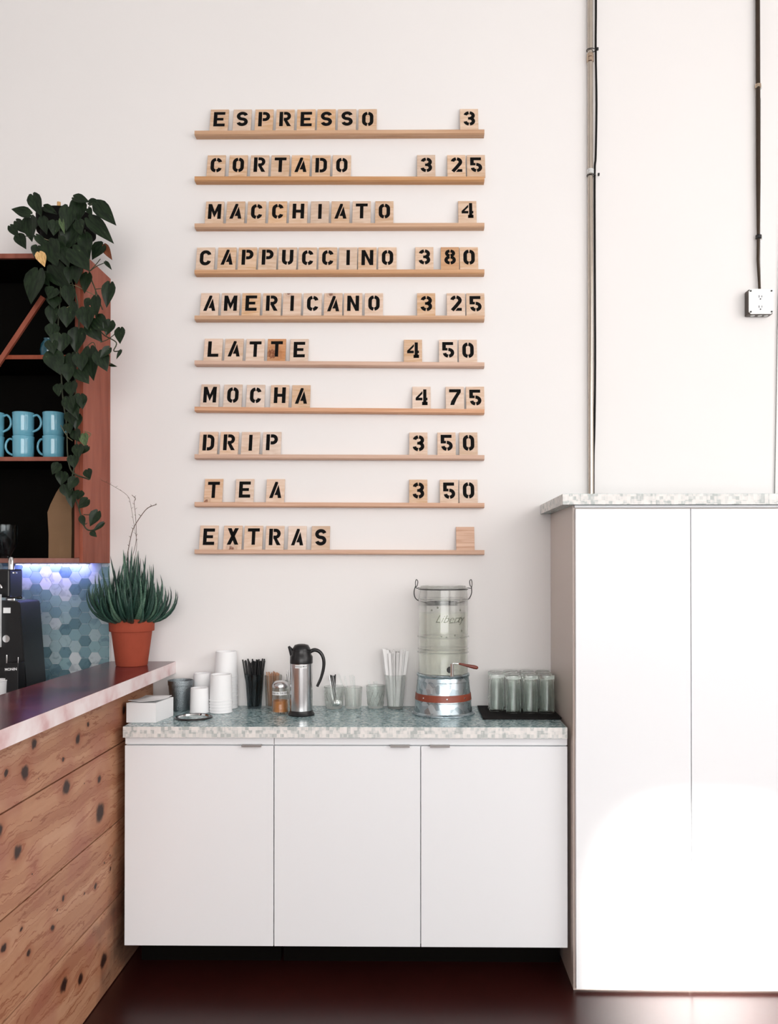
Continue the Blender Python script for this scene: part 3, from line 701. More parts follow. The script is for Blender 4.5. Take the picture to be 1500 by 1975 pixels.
# ------------------------------------------------------------------ grinder and syrup box behind the bar
GY = 2.93
gp = PY(25, 1300, GY)
gr = thing('coffee_grinder', 'black coffee grinder behind the bar at the left frame edge', 'coffee grinder', (gp.x, GY, .8655))
GO = Vector(gr.location)
def gq(x, y, Y=GY): v = PY(x, y, Y) - GO; return (v.x, v.z)
bt = PY(52, 1350, GY).z
poly = [gq(4, 1158), gq(35, 1160), gq(38.5, 1165), (gq(56, 1400)[0], .0), (gq(-30, 1400)[0], .0), gq(-25, 1160)]
g1 = B(); prism(g1, poly, lambda a, c: (a, 0, c), lambda a, c: (a, .16, c)); bmesh.ops.bevel(g1, geom=g1.edges[:], offset=.003, segments=2, affect='EDGES')
obj('body', g1, M['black'], gr, smooth=40)
def gbox(name, x0, x1, y0, y1, d0, d1, mat, bev=0, par=None, Y=GY):
    a = gq(x0, y1, Y); c = gq(x1, y0, Y)
    return obj(name, bx(a[0], c[0], d0, d1, a[1], c[1], bev=bev), M[mat], par or gr)
gbox('front_panel', -30, 3.8, 1146, 1248, -.03, -.0005, 'white', .002)
gbox('panel_frame', -32, 6, 1140, 1262, -.0285, -.0008, 'black', .001) if False else None
gbox('collar', 5, 23, 1153.5, 1159.5, .02, .1, 'chrome', .002)
lb = gbox('sticker', 6.5, 20.5, 1172, 1182.5, -.0012, -.0001, 'label')
lbz = gq(7, 1186)[1], gq(7, 1183)[1]
gbox('dosing_chamber', -12, 13, 1098, 1153, .02, .12, 'black', .006)
a = gq(-2, 1090); c = gq(6, 1090)
obj('chrome_neck', lathe(B(), [(.011, 0), (.011, .05), (.008, .055)], 20, cx=gq(6, 1100)[0], cy=.06, cz=gq(6, 1104)[1]), M['chrome'], gr, smooth=40)
obj('chrome_flange', lathe(B(), [(.02, 0), (.02, .004), (.012, .006)], 20, cx=gq(6, 1100)[0], cy=.06, cz=gq(6, 1106)[1]), M['chrome'], gr, smooth=40)
lv0 = gq(12, 1153.5); lv1 = gq(29, 1153); lv2 = gq(40, 1152.5)
obj('lever', tube(B(), [(lv0[0], .01, lv0[1]), (lv1[0], .01, lv1[1])], .0028, 8), M['black'], gr)
obj('lever_knob', tube(B(), [(lv1[0], .01, lv1[1]), (lv1[0] + .004, .01, lv1[1]), (lv2[0] - .003, .01, lv2[1]), (lv2[0], .01, lv2[1])], [.004, .0056, .0056, .003], 10), M['black'], gr, smooth=60)
obj('hopper', lathe(B(), [(.018, 0), (.045, .055), (.045, .12), (.043, .12), (.043, .056), (.016, .002)], 28, cx=gq(-8, 1075)[0], cy=.06, cz=gq(6, 1076)[1], cap=False), M['smoke'], gr, smooth=40)
obj('spout_ring', tube(B(), [(gq(-6, 1130)[0] + .022 * math.cos(q), -.01, gq(0, 1134)[1] + .016 * math.sin(q)) for q in [k * PI / 10 for k in range(11)]], .004, 8), M['chrome'], gr, smooth=60)
kb = gq(12, 1232)
obj('adjust_dial', lathe(B(), [(0, -.004), (.012, -.004), (.013, 0), (0, 0)], 20, cap=False), M['chrome'], gr, loc=(kb[0], -.001, kb[1]), rot=(PI / 2, 0, 0), smooth=40)
SY = 2.86
sp_ = PY(22, 1310, SY)
sx = thing('syrup_box', 'black box with small white brand lettering in front of the grinder', 'box', (sp_.x, SY, .8655))
SO = Vector(sx.location)
a = PY(9.5, 1400, SY) - SO; c = PY(35, 1279, SY) - SO
obj('box_body', bx(a.x, c.x, 0, .05, 0, c.z, bev=.002), M['black'], sx)
me = text_mesh('MONIN', .0125, offset=.0003); me.materials.append(M['label'])
tp = PY(21, 1291, SY) - SO
obj('lettering', me, None, sx, loc=(tp.x, -.0006, tp.z), rot=(PI / 2, -.05, 0))
r1 = PY(12, 1280, SY) - SO
obj('side_rail', tube(B(), [(r1.x, .004, r1.z - .002), (r1.x, .004, r1.z + .03)], .002, 8), M['chrome'], sx)
r1 = PY(34, 1280, SY) - SO
obj('side_rail', tube(B(), [(r1.x, .004, r1.z - .002), (r1.x, .004, r1.z + .022)], .0012, 8), M['chrome'], sx)
wc = PY(-6, 1260, SY)
tag(obj('paper_cup', lathe(B(), [(0, 0), (.028, 0), (.035, .16), (.037, .162), (.035, .165), (.033, .16), (0, .155)], 28, cap=False), M['cup'], None, loc=(wc.x, SY, .8655), smooth=40), 'white paper cup stack cut by the left frame edge below the grinder', 'cup')

# ------------------------------------------------------------------ menu: ledges and stencilled tiles
def arc(cx, cy, rx, ry, a0, a1, n=None):
    n = n or max(3, int(abs(a1 - a0) / 12))
    return [(cx + rx * math.cos(math.radians(a0 + (a1 - a0) * i / n)), cy + ry * math.sin(math.radians(a0 + (a1 - a0) * i / n))) for i in range(n + 1)]
def strip(pts, wd=7.0):
    quads = []; L_, R_ = [], []
    for i, p in enumerate(pts):
        a = Vector(pts[max(i - 1, 0)]); c = Vector(pts[min(i + 1, len(pts) - 1)]); d = (c - a).normalized()
        nx, ny = -d.y * wd / 2, d.x * wd / 2
        L_.append((p[0] + nx, p[1] + ny)); R_.append((p[0] - nx, p[1] - ny))
    for i in range(len(pts) - 1): quads.append([L_[i], R_[i], R_[i + 1], L_[i + 1]])
    return quads
def rc(x0, y0, x1, y1): return [[(x0, y0), (x1, y0), (x1, y1), (x0, y1)]]
D_ = 7
topR = lambda a0, a1: arc(11, 22, 7.5, 7.5, a0, a1)
botR = lambda a0, a1: arc(11, 11, 7.5, 7.5, a0, a1)
G = {
 'E': rc(0, 0, 7, 33) + rc(7, 26.5, 22, 33) + rc(7, 13.5, 19, 19.5) + rc(7, 0, 22, 6.5),
 'L': rc(0, 0, 7, 33) + rc(7, 0, 21, 6.5), 'T': rc(-.5, 26.5, 22.5, 33) + rc(7.7, 0, 14.3, 26.5),
 'I': rc(7.7, 0, 14.3, 33), 'H': rc(0, 0, 7, 33) + rc(15.5, 0, 22.5, 33) + rc(7, 13, 15.5, 19.5),
 'N': rc(0, 0, 6.8, 33) + rc(16, 0, 22.8, 33) + [[(6.8, 33), (6.8, 20), (16, 0), (16, 13)]],
 'M': rc(0, 0, 6.8, 33) + rc(18.2, 0, 25, 33) + [[(6.8, 33), (6.8, 17), (12.5, 3), (12.5, 17)], [(18.2, 33), (12.5, 17), (12.5, 3), (18.2, 17)]],
 'X': [[(0, 0), (7.5, 0), (22, 33), (14.5, 33)], [(0.5, 33), (8, 33), (22.5, 0), (15, 0)]],
 'U': strip([(3.5, 33), (3.5, 11)] + botR(186, 270 - D_)) + strip([(18.5, 33), (18.5, 11)] + botR(-6, -90 + D_)),
 'O': strip(topR(90 + D_, 180) + botR(180, 270 - D_)) + strip(topR(90 - D_, 0) + botR(0, -90 + D_)),
 'C': strip(topR(90 + D_, 180) + botR(180, 270 - D_)) + strip(topR(90 - D_, 8)) + strip(botR(-8, -90 + D_)),
 'c': strip(topR(8, 180) + botR(180, 352)),
 'S': strip(arc(11, 22.9, 7.5, 6.6, 14, 250) + arc(11, 9.9, 7.5, 6.4, 70, -166)),
 'D': rc(0, 0, 7, 33) + strip([(8.4, 29.6), (11.5, 29.6)] + arc(11.5, 22, 7.4, 7.6, 84, 0) + arc(11.5, 11, 7.4, 7.6, 0, -84) + [(11.5, 3.4), (8.4, 3.4)], 6.8),
 'P': rc(0, 0, 7, 33) + strip([(8.4, 29.6), (12.5, 29.6)] + arc(12.5, 22.4, 6.6, 7.2, 80, -80) + [(12.5, 15.2), (8.4, 15.2)], 6.8),
 'R': rc(0, 0, 7, 33) + strip([(8.4, 29.6), (12.5, 29.6)] + arc(12.5, 22.8, 6.4, 6.8, 80, -80) + [(12.5, 16), (8.4, 16)], 6.6) + [[(9, 13.2), (15.5, 13.2), (23, 0), (15.3, 0)]],
 'A': [[(0, 0), (6.6, 0), (16.2, 30), (15.5, 33), (10.8, 33)]] + [[(17.2, 27), (23.5, 0), (16.8, 0), (15.8, 6), (12.2, 12)], [(15.8, 6), (9.8, 6), (12.2, 12)]],
 '0': strip(topR(90 + D_, 180) + botR(180, 270 - D_)) + strip(topR(90 - D_, 0) + botR(0, -90 + D_)),
 '3': strip(arc(11, 23, 7.5, 6.5, 172, 90 + D_), 6.8) + strip(arc(11, 23, 7.5, 6.5, 90 - D_, -78), 6.8) + rc(8.5, 13.6, 13, 19.4) + strip(arc(11, 10.2, 7.8, 6.8, 78, -90 + D_), 6.8) + strip(arc(11, 10.2, 7.8, 6.8, -90 - D_, -176), 6.8),
 '2': strip(arc(11, 22.5, 7.6, 7, 172, 90 + D_)) + strip(arc(11, 22.5, 7.6, 7, 90 - D_, -30) + [(11, 10), (3.6, 1)]) + [[(9.5, 0), (22, 0), (22, 6.3), (14, 6.3)]],
 '5': rc(0, 26.5, 21, 33) + rc(0, 15, 7, 26.5) + rc(7, 15, 10.2, 20.5) + strip([(11.6, 17.2)] + arc(12, 10.2, 7.6, 7, 80, -90 + D_), 6.8) + strip(arc(12, 10.2, 7.6, 7, -90 - D_, -176), 6.8),
 '4': rc(14.4, 0, 20.6, 33) + rc(12.2, 0, 22.8, 7) + rc(20.6, 10, 22.6, 15.5) + rc(0, 10, 13, 15.5) + [[(0, 15.5), (5.5, 15.5), (13, 24), (13, 29.5)]],
 '7': rc(0, 26.5, 22.5, 33) + [[(15, 26.6), (22.5, 26.6), (14.5, 13), (9.5, 0), (2, 0), (4, 8)]],
 '8': strip(arc(11, 24.4, 6.6, 5.2, 90 + D_, 270 - D_), 6.4) + strip(arc(11, 24.4, 6.6, 5.2, 90 - D_, -90 + D_), 6.4) + strip(arc(11, 9.8, 7.8, 6.5, 90 + D_, 270 - D_), 6.6) + strip(arc(11, 9.8, 7.8, 6.5, 90 - D_, -90 + D_), 6.6),
}
gm = {}
def glyph(ch):
    if ch in gm: return gm[ch]
    b = B(); s = 1 / 491.0
    xs_ = [p[0] for q in G[ch] for p in q]; mid = (min(xs_) + max(xs_)) / 2
    for q in G[ch]:
        vs = [b.verts.new(((x - mid) * s, 0, (y - 16.5) * s)) for x, y in q]
        f = b.faces.new(vs)
    bmesh.ops.recalc_face_normals(b, faces=b.faces)
    for f in b.faces:
        if f.normal.y > 0: f.normal_flip()
    me = bpy.data.meshes.new('stencil_letter'); b.to_mesh(me); b.free(); me.materials.append(M['ink']); gm[ch] = me
    return me
ROWS = [
 ('ESPRESSO', 'ESPRESSO', [407, 451, 493, 533.6, 573.6, 612.4, 652, 691.6], '3', [886.4], 213.4, 212.2, 251.6, 249.2),
 ('CORTADO', 'CORTADO', [401, 443.4, 484.4, 524, 563, 602.4, 642], '325', [804, 862, 899.6], 301.4, 301, 339.8, 340),
 ('MACCHIATO', 'MACCHIATO', [398, 438.4, 478.6, 519, 558.6, 600, 639.5, 680, 723.6], '4', [883], 390.4, 389.4, 430.6, 429.4),
 ('CAPPUCCINO', 'cAPPUCCINO', [380.4, 421.6, 461, 499.6, 538, 576.4, 615, 654, 691, 729.6], '380', [800.4, 849.6, 886], 479, 478.4, 519.8, 519.2),
 ('AMERICANO', 'AMERICANO', [388.4, 428.6, 468, 508, 546.6, 586, 625.6, 663.6, 703.6], '325', [804, 861, 898.4], 566.8, 567, 608.2, 608.4),
 ('LATTE', 'LATTE', [395.4, 435.2, 476, 517, 560.4], '450', [778.6, 846, 884], 654.6, 656.6, 694.8, 698.6),
 ('MOCHA', 'MOCHA', [389, 433, 476.6, 523, 564], '475', [795, 859, 898], 742.6, 747, 784.2, 788.8),
 ('DRIP', 'DRIP', [386.4, 426.2, 467, 508], '350', [789, 843, 885], 834, 835.2, 875.8, 877.6),
 ('TEA', 'TEA', [396, 455.8, 514.8], '350', [788.8, 847.8, 885], 924.6, 926, 968.2, 970),
 ('EXTRAS', 'EXTRAS', [387, 433, 472.6, 513.8, 556.6, 601.6], ' ', [879], 1014.4, 1017, 1059.6, 1061),
]
ORD = ['first', 'second', 'third', 'fourth', 'fifth', 'sixth', 'seventh', 'eighth', 'ninth', 'tenth']
RN = ['top', 'second', 'third', 'fourth', 'fifth', 'sixth', 'seventh', 'eighth', 'ninth', 'bottom']
KM = {('LATTE', 3): (.25, .35, .5), ('EXTRAS', 1): (.45, .05, .28), ('TEA', 0): (.15, .05, .22), ('AMERICANO', 4): (.3, .98, .18), ('AMERICANO', 6): (.35, .95, .22)}
LD = .034
TT = .006
for ri, (word, gl, xsr, nums, nx, ty0, ty1, ly0, ly1) in enumerate(ROWS):
    yF = WY - LD
    pl = PY(375, ly0, yF); pr_ = PY(934, ly1, yF)
    lw = pr_.x - pl.x
    prof_ = [(0, -.0015), (0, -.0145), (.006, -.0185), (LD - .001, -.0185), (LD - .001, -.004), (.006, -.0055), (.0045, -.0002), (.0015, 0)]
    lb_ = B(); dz = pr_.z - pl.z
    prism(lb_, prof_, lambda y, z: (0, y, z), lambda y, z: (lw, y, z + dz))
    o = obj('ledge', lb_, M['ledge'] if ri < 5 else M['ledge2'], None, loc=(pl.x, yF, pl.z))
    tag(o, f'slim wooden picture ledge holding the {word} row of tiles, {RN[ri]} one on the wall', 'shelf', 'menu ledges on the wall')
    seen = {}
    items = [(c, x, False) for c, x in zip(gl, xsr)] + [(c, x, True) for c, x in zip(nums, nx)]
    for k, (ch, x, isnum) in enumerate(items):
        top = ty1 if isnum else ty0 + (ty1 - ty0) * (x - 400) / 480
        T_ = PY(x + 17.6, top, WY - .004)
        zb = pl.z + dz * (T_.x - pl.x) / lw - .0042
        back = .0275
        y_b = WY - back            # bottom of tile back face forward by this
        hz = T_.z - zb; dy = back - .0035; tl = math.hypot(hz, dy)
        th = math.atan2(dy, hz)
        km = KM.get((word, k)) if not isnum else None
        up_ = ch.upper()
        mat = M['tilewood'] if (ri < 4) else (M['tilewood'] if random.random() < .3 else M['tilewood_pale'])
        if (word, k, isnum) == ('CAPPUCCINO', 11, True): mat = M['ledge']
        if km: mat = wood('knotty_tile_wood', lin(190, 135, 98) if word == 'LATTE' else lin(214, 178, 150), lin(216, 172, 138) if word == 'LATTE' else lin(230, 204, 184), (14, 40, 90), .6, .02, knot=km)
        if ch == ' ': mat = wood('striped_tile_wood', lin(190, 140, 112), lin(226, 192, 168), (5, 20, 120), .6, .02)
        tb = bx(-.0357, .0357, -TT, 0, 0, tl, bev=.0006)
        nmn = 'blank_tile' if ch == ' ' else ('number_tile' if isnum else 'letter_tile')
        o = obj(nmn, tb, mat, None, loc=(T_.x, y_b, zb), rot=(-th, 0, random.uniform(-.004, .004)))
        if ch == ' ': lab = 'blank striped wooden tile at the right of the EXTRAS row'
        elif isnum: lab = f'wooden tile with black stencilled {ch}, {["first", "middle" if len(nums) == 3 else "second", "last"][k - len(gl)] if len(nums) > 1 else "only"} digit of the {word} price'
        else:
            n_ = sum(1 for c in gl if c.upper() == up_); seen[up_] = seen.get(up_, 0) + 1
            ex_ = f', {ORD[seen[up_] - 1]} {up_} of' if n_ > 1 else ', in'
            lab = f'{"knotty" if km else "pale"} wooden tile with black stencilled {up_}{ex_} the {word} row'
        tag(o, lab, 'tile', f'tiles on the {word} ledge')
        if ch != ' ':
            obj('stencil_letter', glyph(ch), None, o, loc=(0.0005, -TT - .0003, tl - .0115 - .0335 + random.uniform(-.0015, .0015)))
pz = PY(546, 877, WY - .02)
tag(obj('wax_lump', bx(-.004, .004, -.004, .004, 0, .004, bev=.001), M['galvbox'], None, loc=(pz.x, WY - .03, PY(546, 877.2, WY - .03).z - .001)), 'tiny grey metal bit lying on the DRIP ledge right of the P tile', 'screw') if False else None

# ------------------------------------------------------------------ conduits
def conduit(name, label, x, parts):
    return
yc = WY - .016
ptop = PY(1140, 0, yc); r_ = 5.2 / 491
X1 = PY(1138.5, 400, yc).x
ct = thing('wall_conduit', 'galvanised conduit running down the wall to the tall cupboard, black cable tied to it', 'conduit', (X1, yc, wtz + .0005))
CO = Vector(ct.location)
obj('pipe', tube(B(), [(0, 0, 0), (0, 0, H0 - CO.z - .001)], r_, 16), M['conduit'], ct, smooth=60)
for yy, hh in ((112, .035), (331, .02)):
    z = PY(1140, yy, yc).z - CO.z
    obj('coupling', lathe(B(), [(r_ + .0002, -hh / 2), (r_ + .003, -hh / 2 + .003), (r_ + .003, -.002), (r_ + .0012, 0), (r_ + .003, .002), (r_ + .003, hh / 2 - .003), (r_ + .0002, hh / 2)], 18, cz=z, cap=False), M['brass'] if yy < 200 else M['galvbox'], ct, smooth=40)
cb = [(1149, -30), (1148.5, 90), (1150, 200), (1148.5, 300), (1146.5, 336), (1146.8, 500), (1147.5, 700), (1146, 830), (1144.5, 880), (1144, 948)]
CP = [tuple(PY(a, c, WY - .014) - CO) for a, c in cb]
CP[-1] = (CP[-1][0], CP[-1][1], .003)
obj('cable', tube(B(), spline([(CP[0][0], CP[0][1], H0 - CO.z - .02)] + CP, 4), .0042, 8), M['rubber'], ct, smooth=60)
for yy, kx in ((97, 1150), (338.5, 1152)):
    z = PY(1140, yy, yc).z - CO.z
    e = B()
    tube(e, [((r_ + .003 + (.004 if math.cos(q) > 0 else 0)) * math.cos(q) * (1.15 if math.cos(q) > 0 else 1), (r_ + .0035) * math.sin(q), z) for q in [i * PI / 9 for i in range(19)]], .0017, 6)
    k_ = PY(kx, yy, yc).x - CO.x; box(e, k_ - .001, k_ + .006, -.012, -.004, z - .005, z + .005, bev=.001)
    obj('cable_tie', e, M['black'], ct)
# right conduit with outlet
X2 = PY(1462, 300, yc).x
bxz1 = PY(1462, 558, WY - .04).z; bxz0 = PY(1462, 606, WY - .04).z
c2 = thing('outlet_conduit', 'dark thin conduit on the right dropping to the metal outlet box', 'conduit', (X2, yc, bxz1 + .006))
C2 = Vector(c2.location)
pp_ = [PY(1462, -20, yc), PY(1462, 350, yc), PY(1462, 450, yc), PY(1461.5, 500, yc), PY(1463.5, 540, yc), PY(1464.5, 557, yc)]
pp_ = [tuple(v - C2) for v in pp_]; pp_[0] = (0, 0, H0 - C2.z - .001); pp_[-1] = (pp_[-1][0], pp_[-1][1], .001)
obj('pipe', tube(B(), pp_, [.0088, .0085, .006, .006, .005, .005], 14), M['pipe_dark'], c2, smooth=60)
pale = [PY(1467, 190, yc), PY(1466.5, 330, yc), PY(1466, 450, yc), PY(1467, 555, yc)]
obj('white_wire', tube(B(), [tuple(v - C2) for v in pale], .0022, 6), M['white_straw'], c2)
for yy, mt2 in ((166, 'brass'), (457, 'black')):
    z = PY(1462, yy, yc).z - C2.z
    obj('clamp', lathe(B(), [(.009, -.008), (.0115, -.006), (.0115, .006), (.009, .008)], 16, cz=z, cap=False), M[mt2], c2, smooth=40)
    obj('screw_tab', bx(.009, .017, .004, .0155, z - .006, z + .006), M['galvbox'], c2)
ob = thing('outlet_box', 'square metal outlet box with two sockets on the wall at right', 'outlet', ((PY(1468, 580, WY - .04).x), WY - .001, bxz0))
a = PY(1443, 580, WY - .04).x - ob.location.x; c = PY(1490, 580, WY - .04).x - ob.location.x; hb = bxz1 - bxz0
obj('back_box', bx(a, c, -.04, 0, 0, hb, bev=.005), M['pipe_dark'], ob)
cv_ = B(); ch_ = .008
prism(cv_, [(a + ch_, 0), (c - ch_, 0), (c, ch_), (c, hb - ch_), (c - ch_, hb), (a + ch_, hb), (a, hb - ch_), (a, ch_)], lambda x, z: (x, -.0435, z), lambda x, z: (x, -.0402, z))
obj('cover_plate', cv_, M['galvbox'], ob)
mid = (a + c) / 2 - .003
for q in (.27, .68):
    s = obj('socket', lathe(B(), [(0, -.0012), (.0145, -.0012), (.0155, 0), (0, 0)], 24, cap=False), M['white'], ob, loc=(mid, -.0437, hb * q), rot=(-PI / 2, 0, 0), smooth=30)
    sl_ = B(); box(sl_, -.0062, -.0042, -.004, .005, .0013, .0016); box(sl_, .0042, .0062, -.004, .004, .0013, .0016); lathe(sl_, [(0, .0013), (.0024, .0013), (.0024, .0016), (0, .0016)], 10, cy=-.0085, cap=False)
    s.rotation_euler = (PI / 2, 0, 0)
    sl2 = B(); box(sl2, -.0062, -.0042, -.003, .006, .0013, .0016); box(sl2, .0042, .0062, -.002, .005, .0013, .0016); lathe(sl2, [(0, .0013), (.0026, .0013), (.0026, .0016), (0, .0016)], 10, cy=-.0085, cap=False)
    obj('slots', sl2, M['black'], s)
for sxq, szq in ((a + .007, hb - .008), (a + .007, .008), (c - .007, .008), (c - .007, hb - .008)):
    obj('screw', lathe(B(), [(0, -.0475), (.0032, -.047), (.0032, -.0436), (0, -.0436)], 10, cap=False), M['black'], ob, loc=(sxq, 0.0, szq), rot=(0, 0, 0)) if False else obj('screw', bx(-.003, .003, -.0465, -.0436, -.003, .003, bev=.0008), M['black'], ob, loc=(sxq, 0, szq))
for q in (.25, .55, .8):
    obj('knockout', lathe(B(), [(0, -.0012), (.008, -.0012), (.009, 0), (0, 0)], 16, cap=False), M['galvbox'], ob, loc=(a + (c - a) * q, -.02, -.0002))
obj('connector', lathe(B(), [(.006, 0), (.009, .001), (.009, .005), (.006, .006)], 14, cx=-.006, cy=-.016, cz=hb + .0002), M['black'], ob)
q0 = PY(1493, 951, WY - .006); q1 = PY(1496.5, 780, WY - .006); q2 = PY(1498.5, 640, WY - .006)
cbx = thing('wall_cable', 'thin grey cable on the wall at the far right above the tall cupboard', 'cable', (q0.x, q0.y, wtz + .0003))
obj('cable', tube(B(), [(0, 0, 0), tuple(q1 - Vector(cbx.location)), tuple(q2 - Vector(cbx.location)), tuple(q2 + Vector((.03, 0, .9)) - Vector(cbx.location))], .002, 6), simple('grey_cable', (.25, .25, .24, 1), .6, noise=.4, nscale=200), cbx)

# ------------------------------------------------------------------ things on the worktop
CT = ctz + .0004
def on(px, base_y, rad):
    p = PZ(px, base_y, ctz); return Vector((p.x + 0, p.y + rad, CT))
def fix(px, base_y, rad):
    # centre of a round thing whose front bottom edge shows at base_y and whose axis shows at px
    p = PZ(px, base_y, ctz); Y = min(p.y + rad, WY - rad - .010)
    d = ray(px, base_y); X = CAM.x + d.x / d.y * Y
    return Vector((X, Y, CT)), 1600 / Y
# napkin box
nb = PZ(272, 1394, ctz); Yn = nb.y; sN = 1600 / Yn
nbx = thing('napkin_box', 'white open napkin box on the left end of the worktop', 'box', (nb.x, Yn, CT), 0)
hw = 28.5 / sN; hh = 38 / sN; dpt = .135
wl = .002
nb_ = B(); rise = .0
sk = .022
A0 = [(-hw, 0), (hw, 0), (hw + sk, dpt), (-hw + sk, dpt)]
inn = [(-hw + wl, wl), (hw - wl, wl), (hw + sk - wl, dpt - wl), (-hw + sk + wl, dpt - wl)]
vb = [nb_.verts.new((x, y, 0)) for x, y in A0]; vt = [nb_.verts.new((x, y, hh)) for x, y in A0]
it = [nb_.verts.new((x, y, hh)) for x, y in inn]; ib = [nb_.verts.new((x, y, .003)) for x, y in inn]
nb_.faces.new(vb); nb_.faces.new(ib)
for i in range(4):
    j = (i + 1) % 4
    nb_.faces.new((vb[i], vb[j], vt[j], vt[i])); nb_.faces.new((vt[i], vt[j], it[j], it[i])); nb_.faces.new((it[i], it[j], ib[j], ib[i]))
obj('box_shell', nb_, M['cup'], nbx)
for k in range(5):
    n_ = B(); z = hh - .02 + k * .006; g_ = 7; vv = []
    for i in range(g_ + 1):
        row = []
        for j in range(g_ + 1):
            u, v = i / g_, j / g_
            x = -hw + .004 + u * (2 * hw - .008) + sk * v; y = .004 + v * (dpt - .008)
            row.append(n_.verts.new((x, y, z + .004 * math.sin(u * 5 + k * 1.3) * math.cos(v * 4 + k) + (.003 if k == 4 else 0) + random.uniform(-.0005, .0005))))
        vv.append(row)
    for i in range(g_):
        for j in range(g_): n_.faces.new((vv[i][j], vv[i + 1][j], vv[i + 1][j + 1], vv[i][j + 1]))
    ex = bmesh.ops.extrude_face_region(n_, geom=n_.faces[:])
    for v in [e for e in ex['geom'] if isinstance(e, bmesh.types.BMVert)]: v.co.z -= .0012
    tag(obj('napkin', n_, M['paper'], None, loc=(nb.x, Yn, CT), smooth=60), ['white paper napkin in the napkin box'][0], 'napkin', 'napkins in the box')
# tin bucket
c_, s = fix(348, 1372, .037)
cup_ = thing('tin_cup', 'grey embossed tin cup between the napkin box and the white paper cups', 'cup', c_)
hgt = 57 / s
obj('wall', lathe(B(), [(0, 0), (18.5 / s, 0), (19 / s, .002), (22.5 / s, hgt * .83), (23.5 / s, hgt * .84), (24 / s, hgt), (23 / s, hgt), (22 / s, hgt * .84), (18 / s, .004), (0, .004)], 48, cap=False), M['mesh_steel'], cup_, smooth=35)
# trash ring
c_, s = fix(373, 1391, .065)
rg_ = thing('trash_hole_ring', 'black and chrome ring set flat in the worktop', 'ring', c_)
Rr = 36 / s
obj('outer_ring', lathe(B(), [(Rr, 0), (Rr, .003), (Rr - .004, .006), (Rr - .009, .006), (Rr - .010, .0), (Rr, 0)], 56, cap=False), M['black'], rg_, smooth=40)
obj('chrome_ring', lathe(B(), [(Rr - .0102, 0), (Rr - .0102, .005), (Rr - .013, .0052), (Rr - .015, 0), (Rr - .0102, 0)], 56, cap=False), M['chrome'], rg_, smooth=40)
# paper cups, mouth down, nested
def make_cup(kind, Rb, Rt, h):
    # Rb radius of mouth (bottom), Rt radius of the closed end (up)
    t_ = .0008
    pr = [(Rb, .002), (Rb + .0015, .0035), (Rb + .0012, .0005), (Rb - .001, 0), (Rb - .0012, .002), (Rt - .001, h - .006), (Rt - .0045, h - .006), (Rt - .004, h), (Rt - .0005, h), (Rt, h - .0015), (Rb, .004), (Rb, .002)]
    me = bpy.data.meshes.new('paper_cup'); b = lathe(B(), [(0, h - .006)] + [(Rt - .004, h - .006), (Rt - .004, h), (Rt - .0008, h), (Rt, h - .002), (Rb, .004), (Rb + .0016, .003), (Rb + .0016, .0008), (Rb - .0005, 0), (Rb - .0012, .003), (Rt - .0012, h - .0075), (0, h - .0075)], 40, cap=False)
    bmesh.ops.recalc_face_normals(b, faces=b.faces); b.to_mesh(me); b.free(); me.shade_smooth(); me.set_sharp_from_angle(angle=math.radians(35)); me.materials.append(M['cup'])
    return me
def cup_stack(px, by, wpx, topy, n, lab, grp):
    Rb = wpx / 2 / 545; c_, s = fix(px, by, Rb); Rb = wpx / 2 / s
    tot = (PY(px, topy, c_.y).z - CT)
    hc = .098 if tot > .12 else min(tot, .094)
    if n == 1: hc = tot
    st = 0 if n == 1 else (tot - hc) / (n - 1)
    me = make_cup('c', Rb, Rb * .93, hc)
    for k in range(n):
        o = bpy.data.objects.new('paper_cup', me); COL.objects.link(o); o.location = c_ + Vector((0, 0, k * st))
        o.rotation_euler = (0, 0, k)
        pos = 'single' if n == 1 else ('lowest' if k == 0 else ('topmost' if k == n - 1 else f'{ORD[k]} from bottom'))
        tag(o, f'white paper cup, mouth down, {pos} {lab}', 'cup', grp)
cup_stack(385, 1377, 37, 1326, 1, 'in front of the shortest stack', 'paper cups by the tin cup')
cup_stack(390, 1368, 34, 1298, 3, 'in the shortest stack', 'short cup stack')
cup_stack(426, 1377, 43, 1300, 5, 'in the middle-height stack', 'mid-high cup stack')
cup_stack(436, 1368, 43, 1256, 9, 'in the tallest stack', 'tallest cup stack')

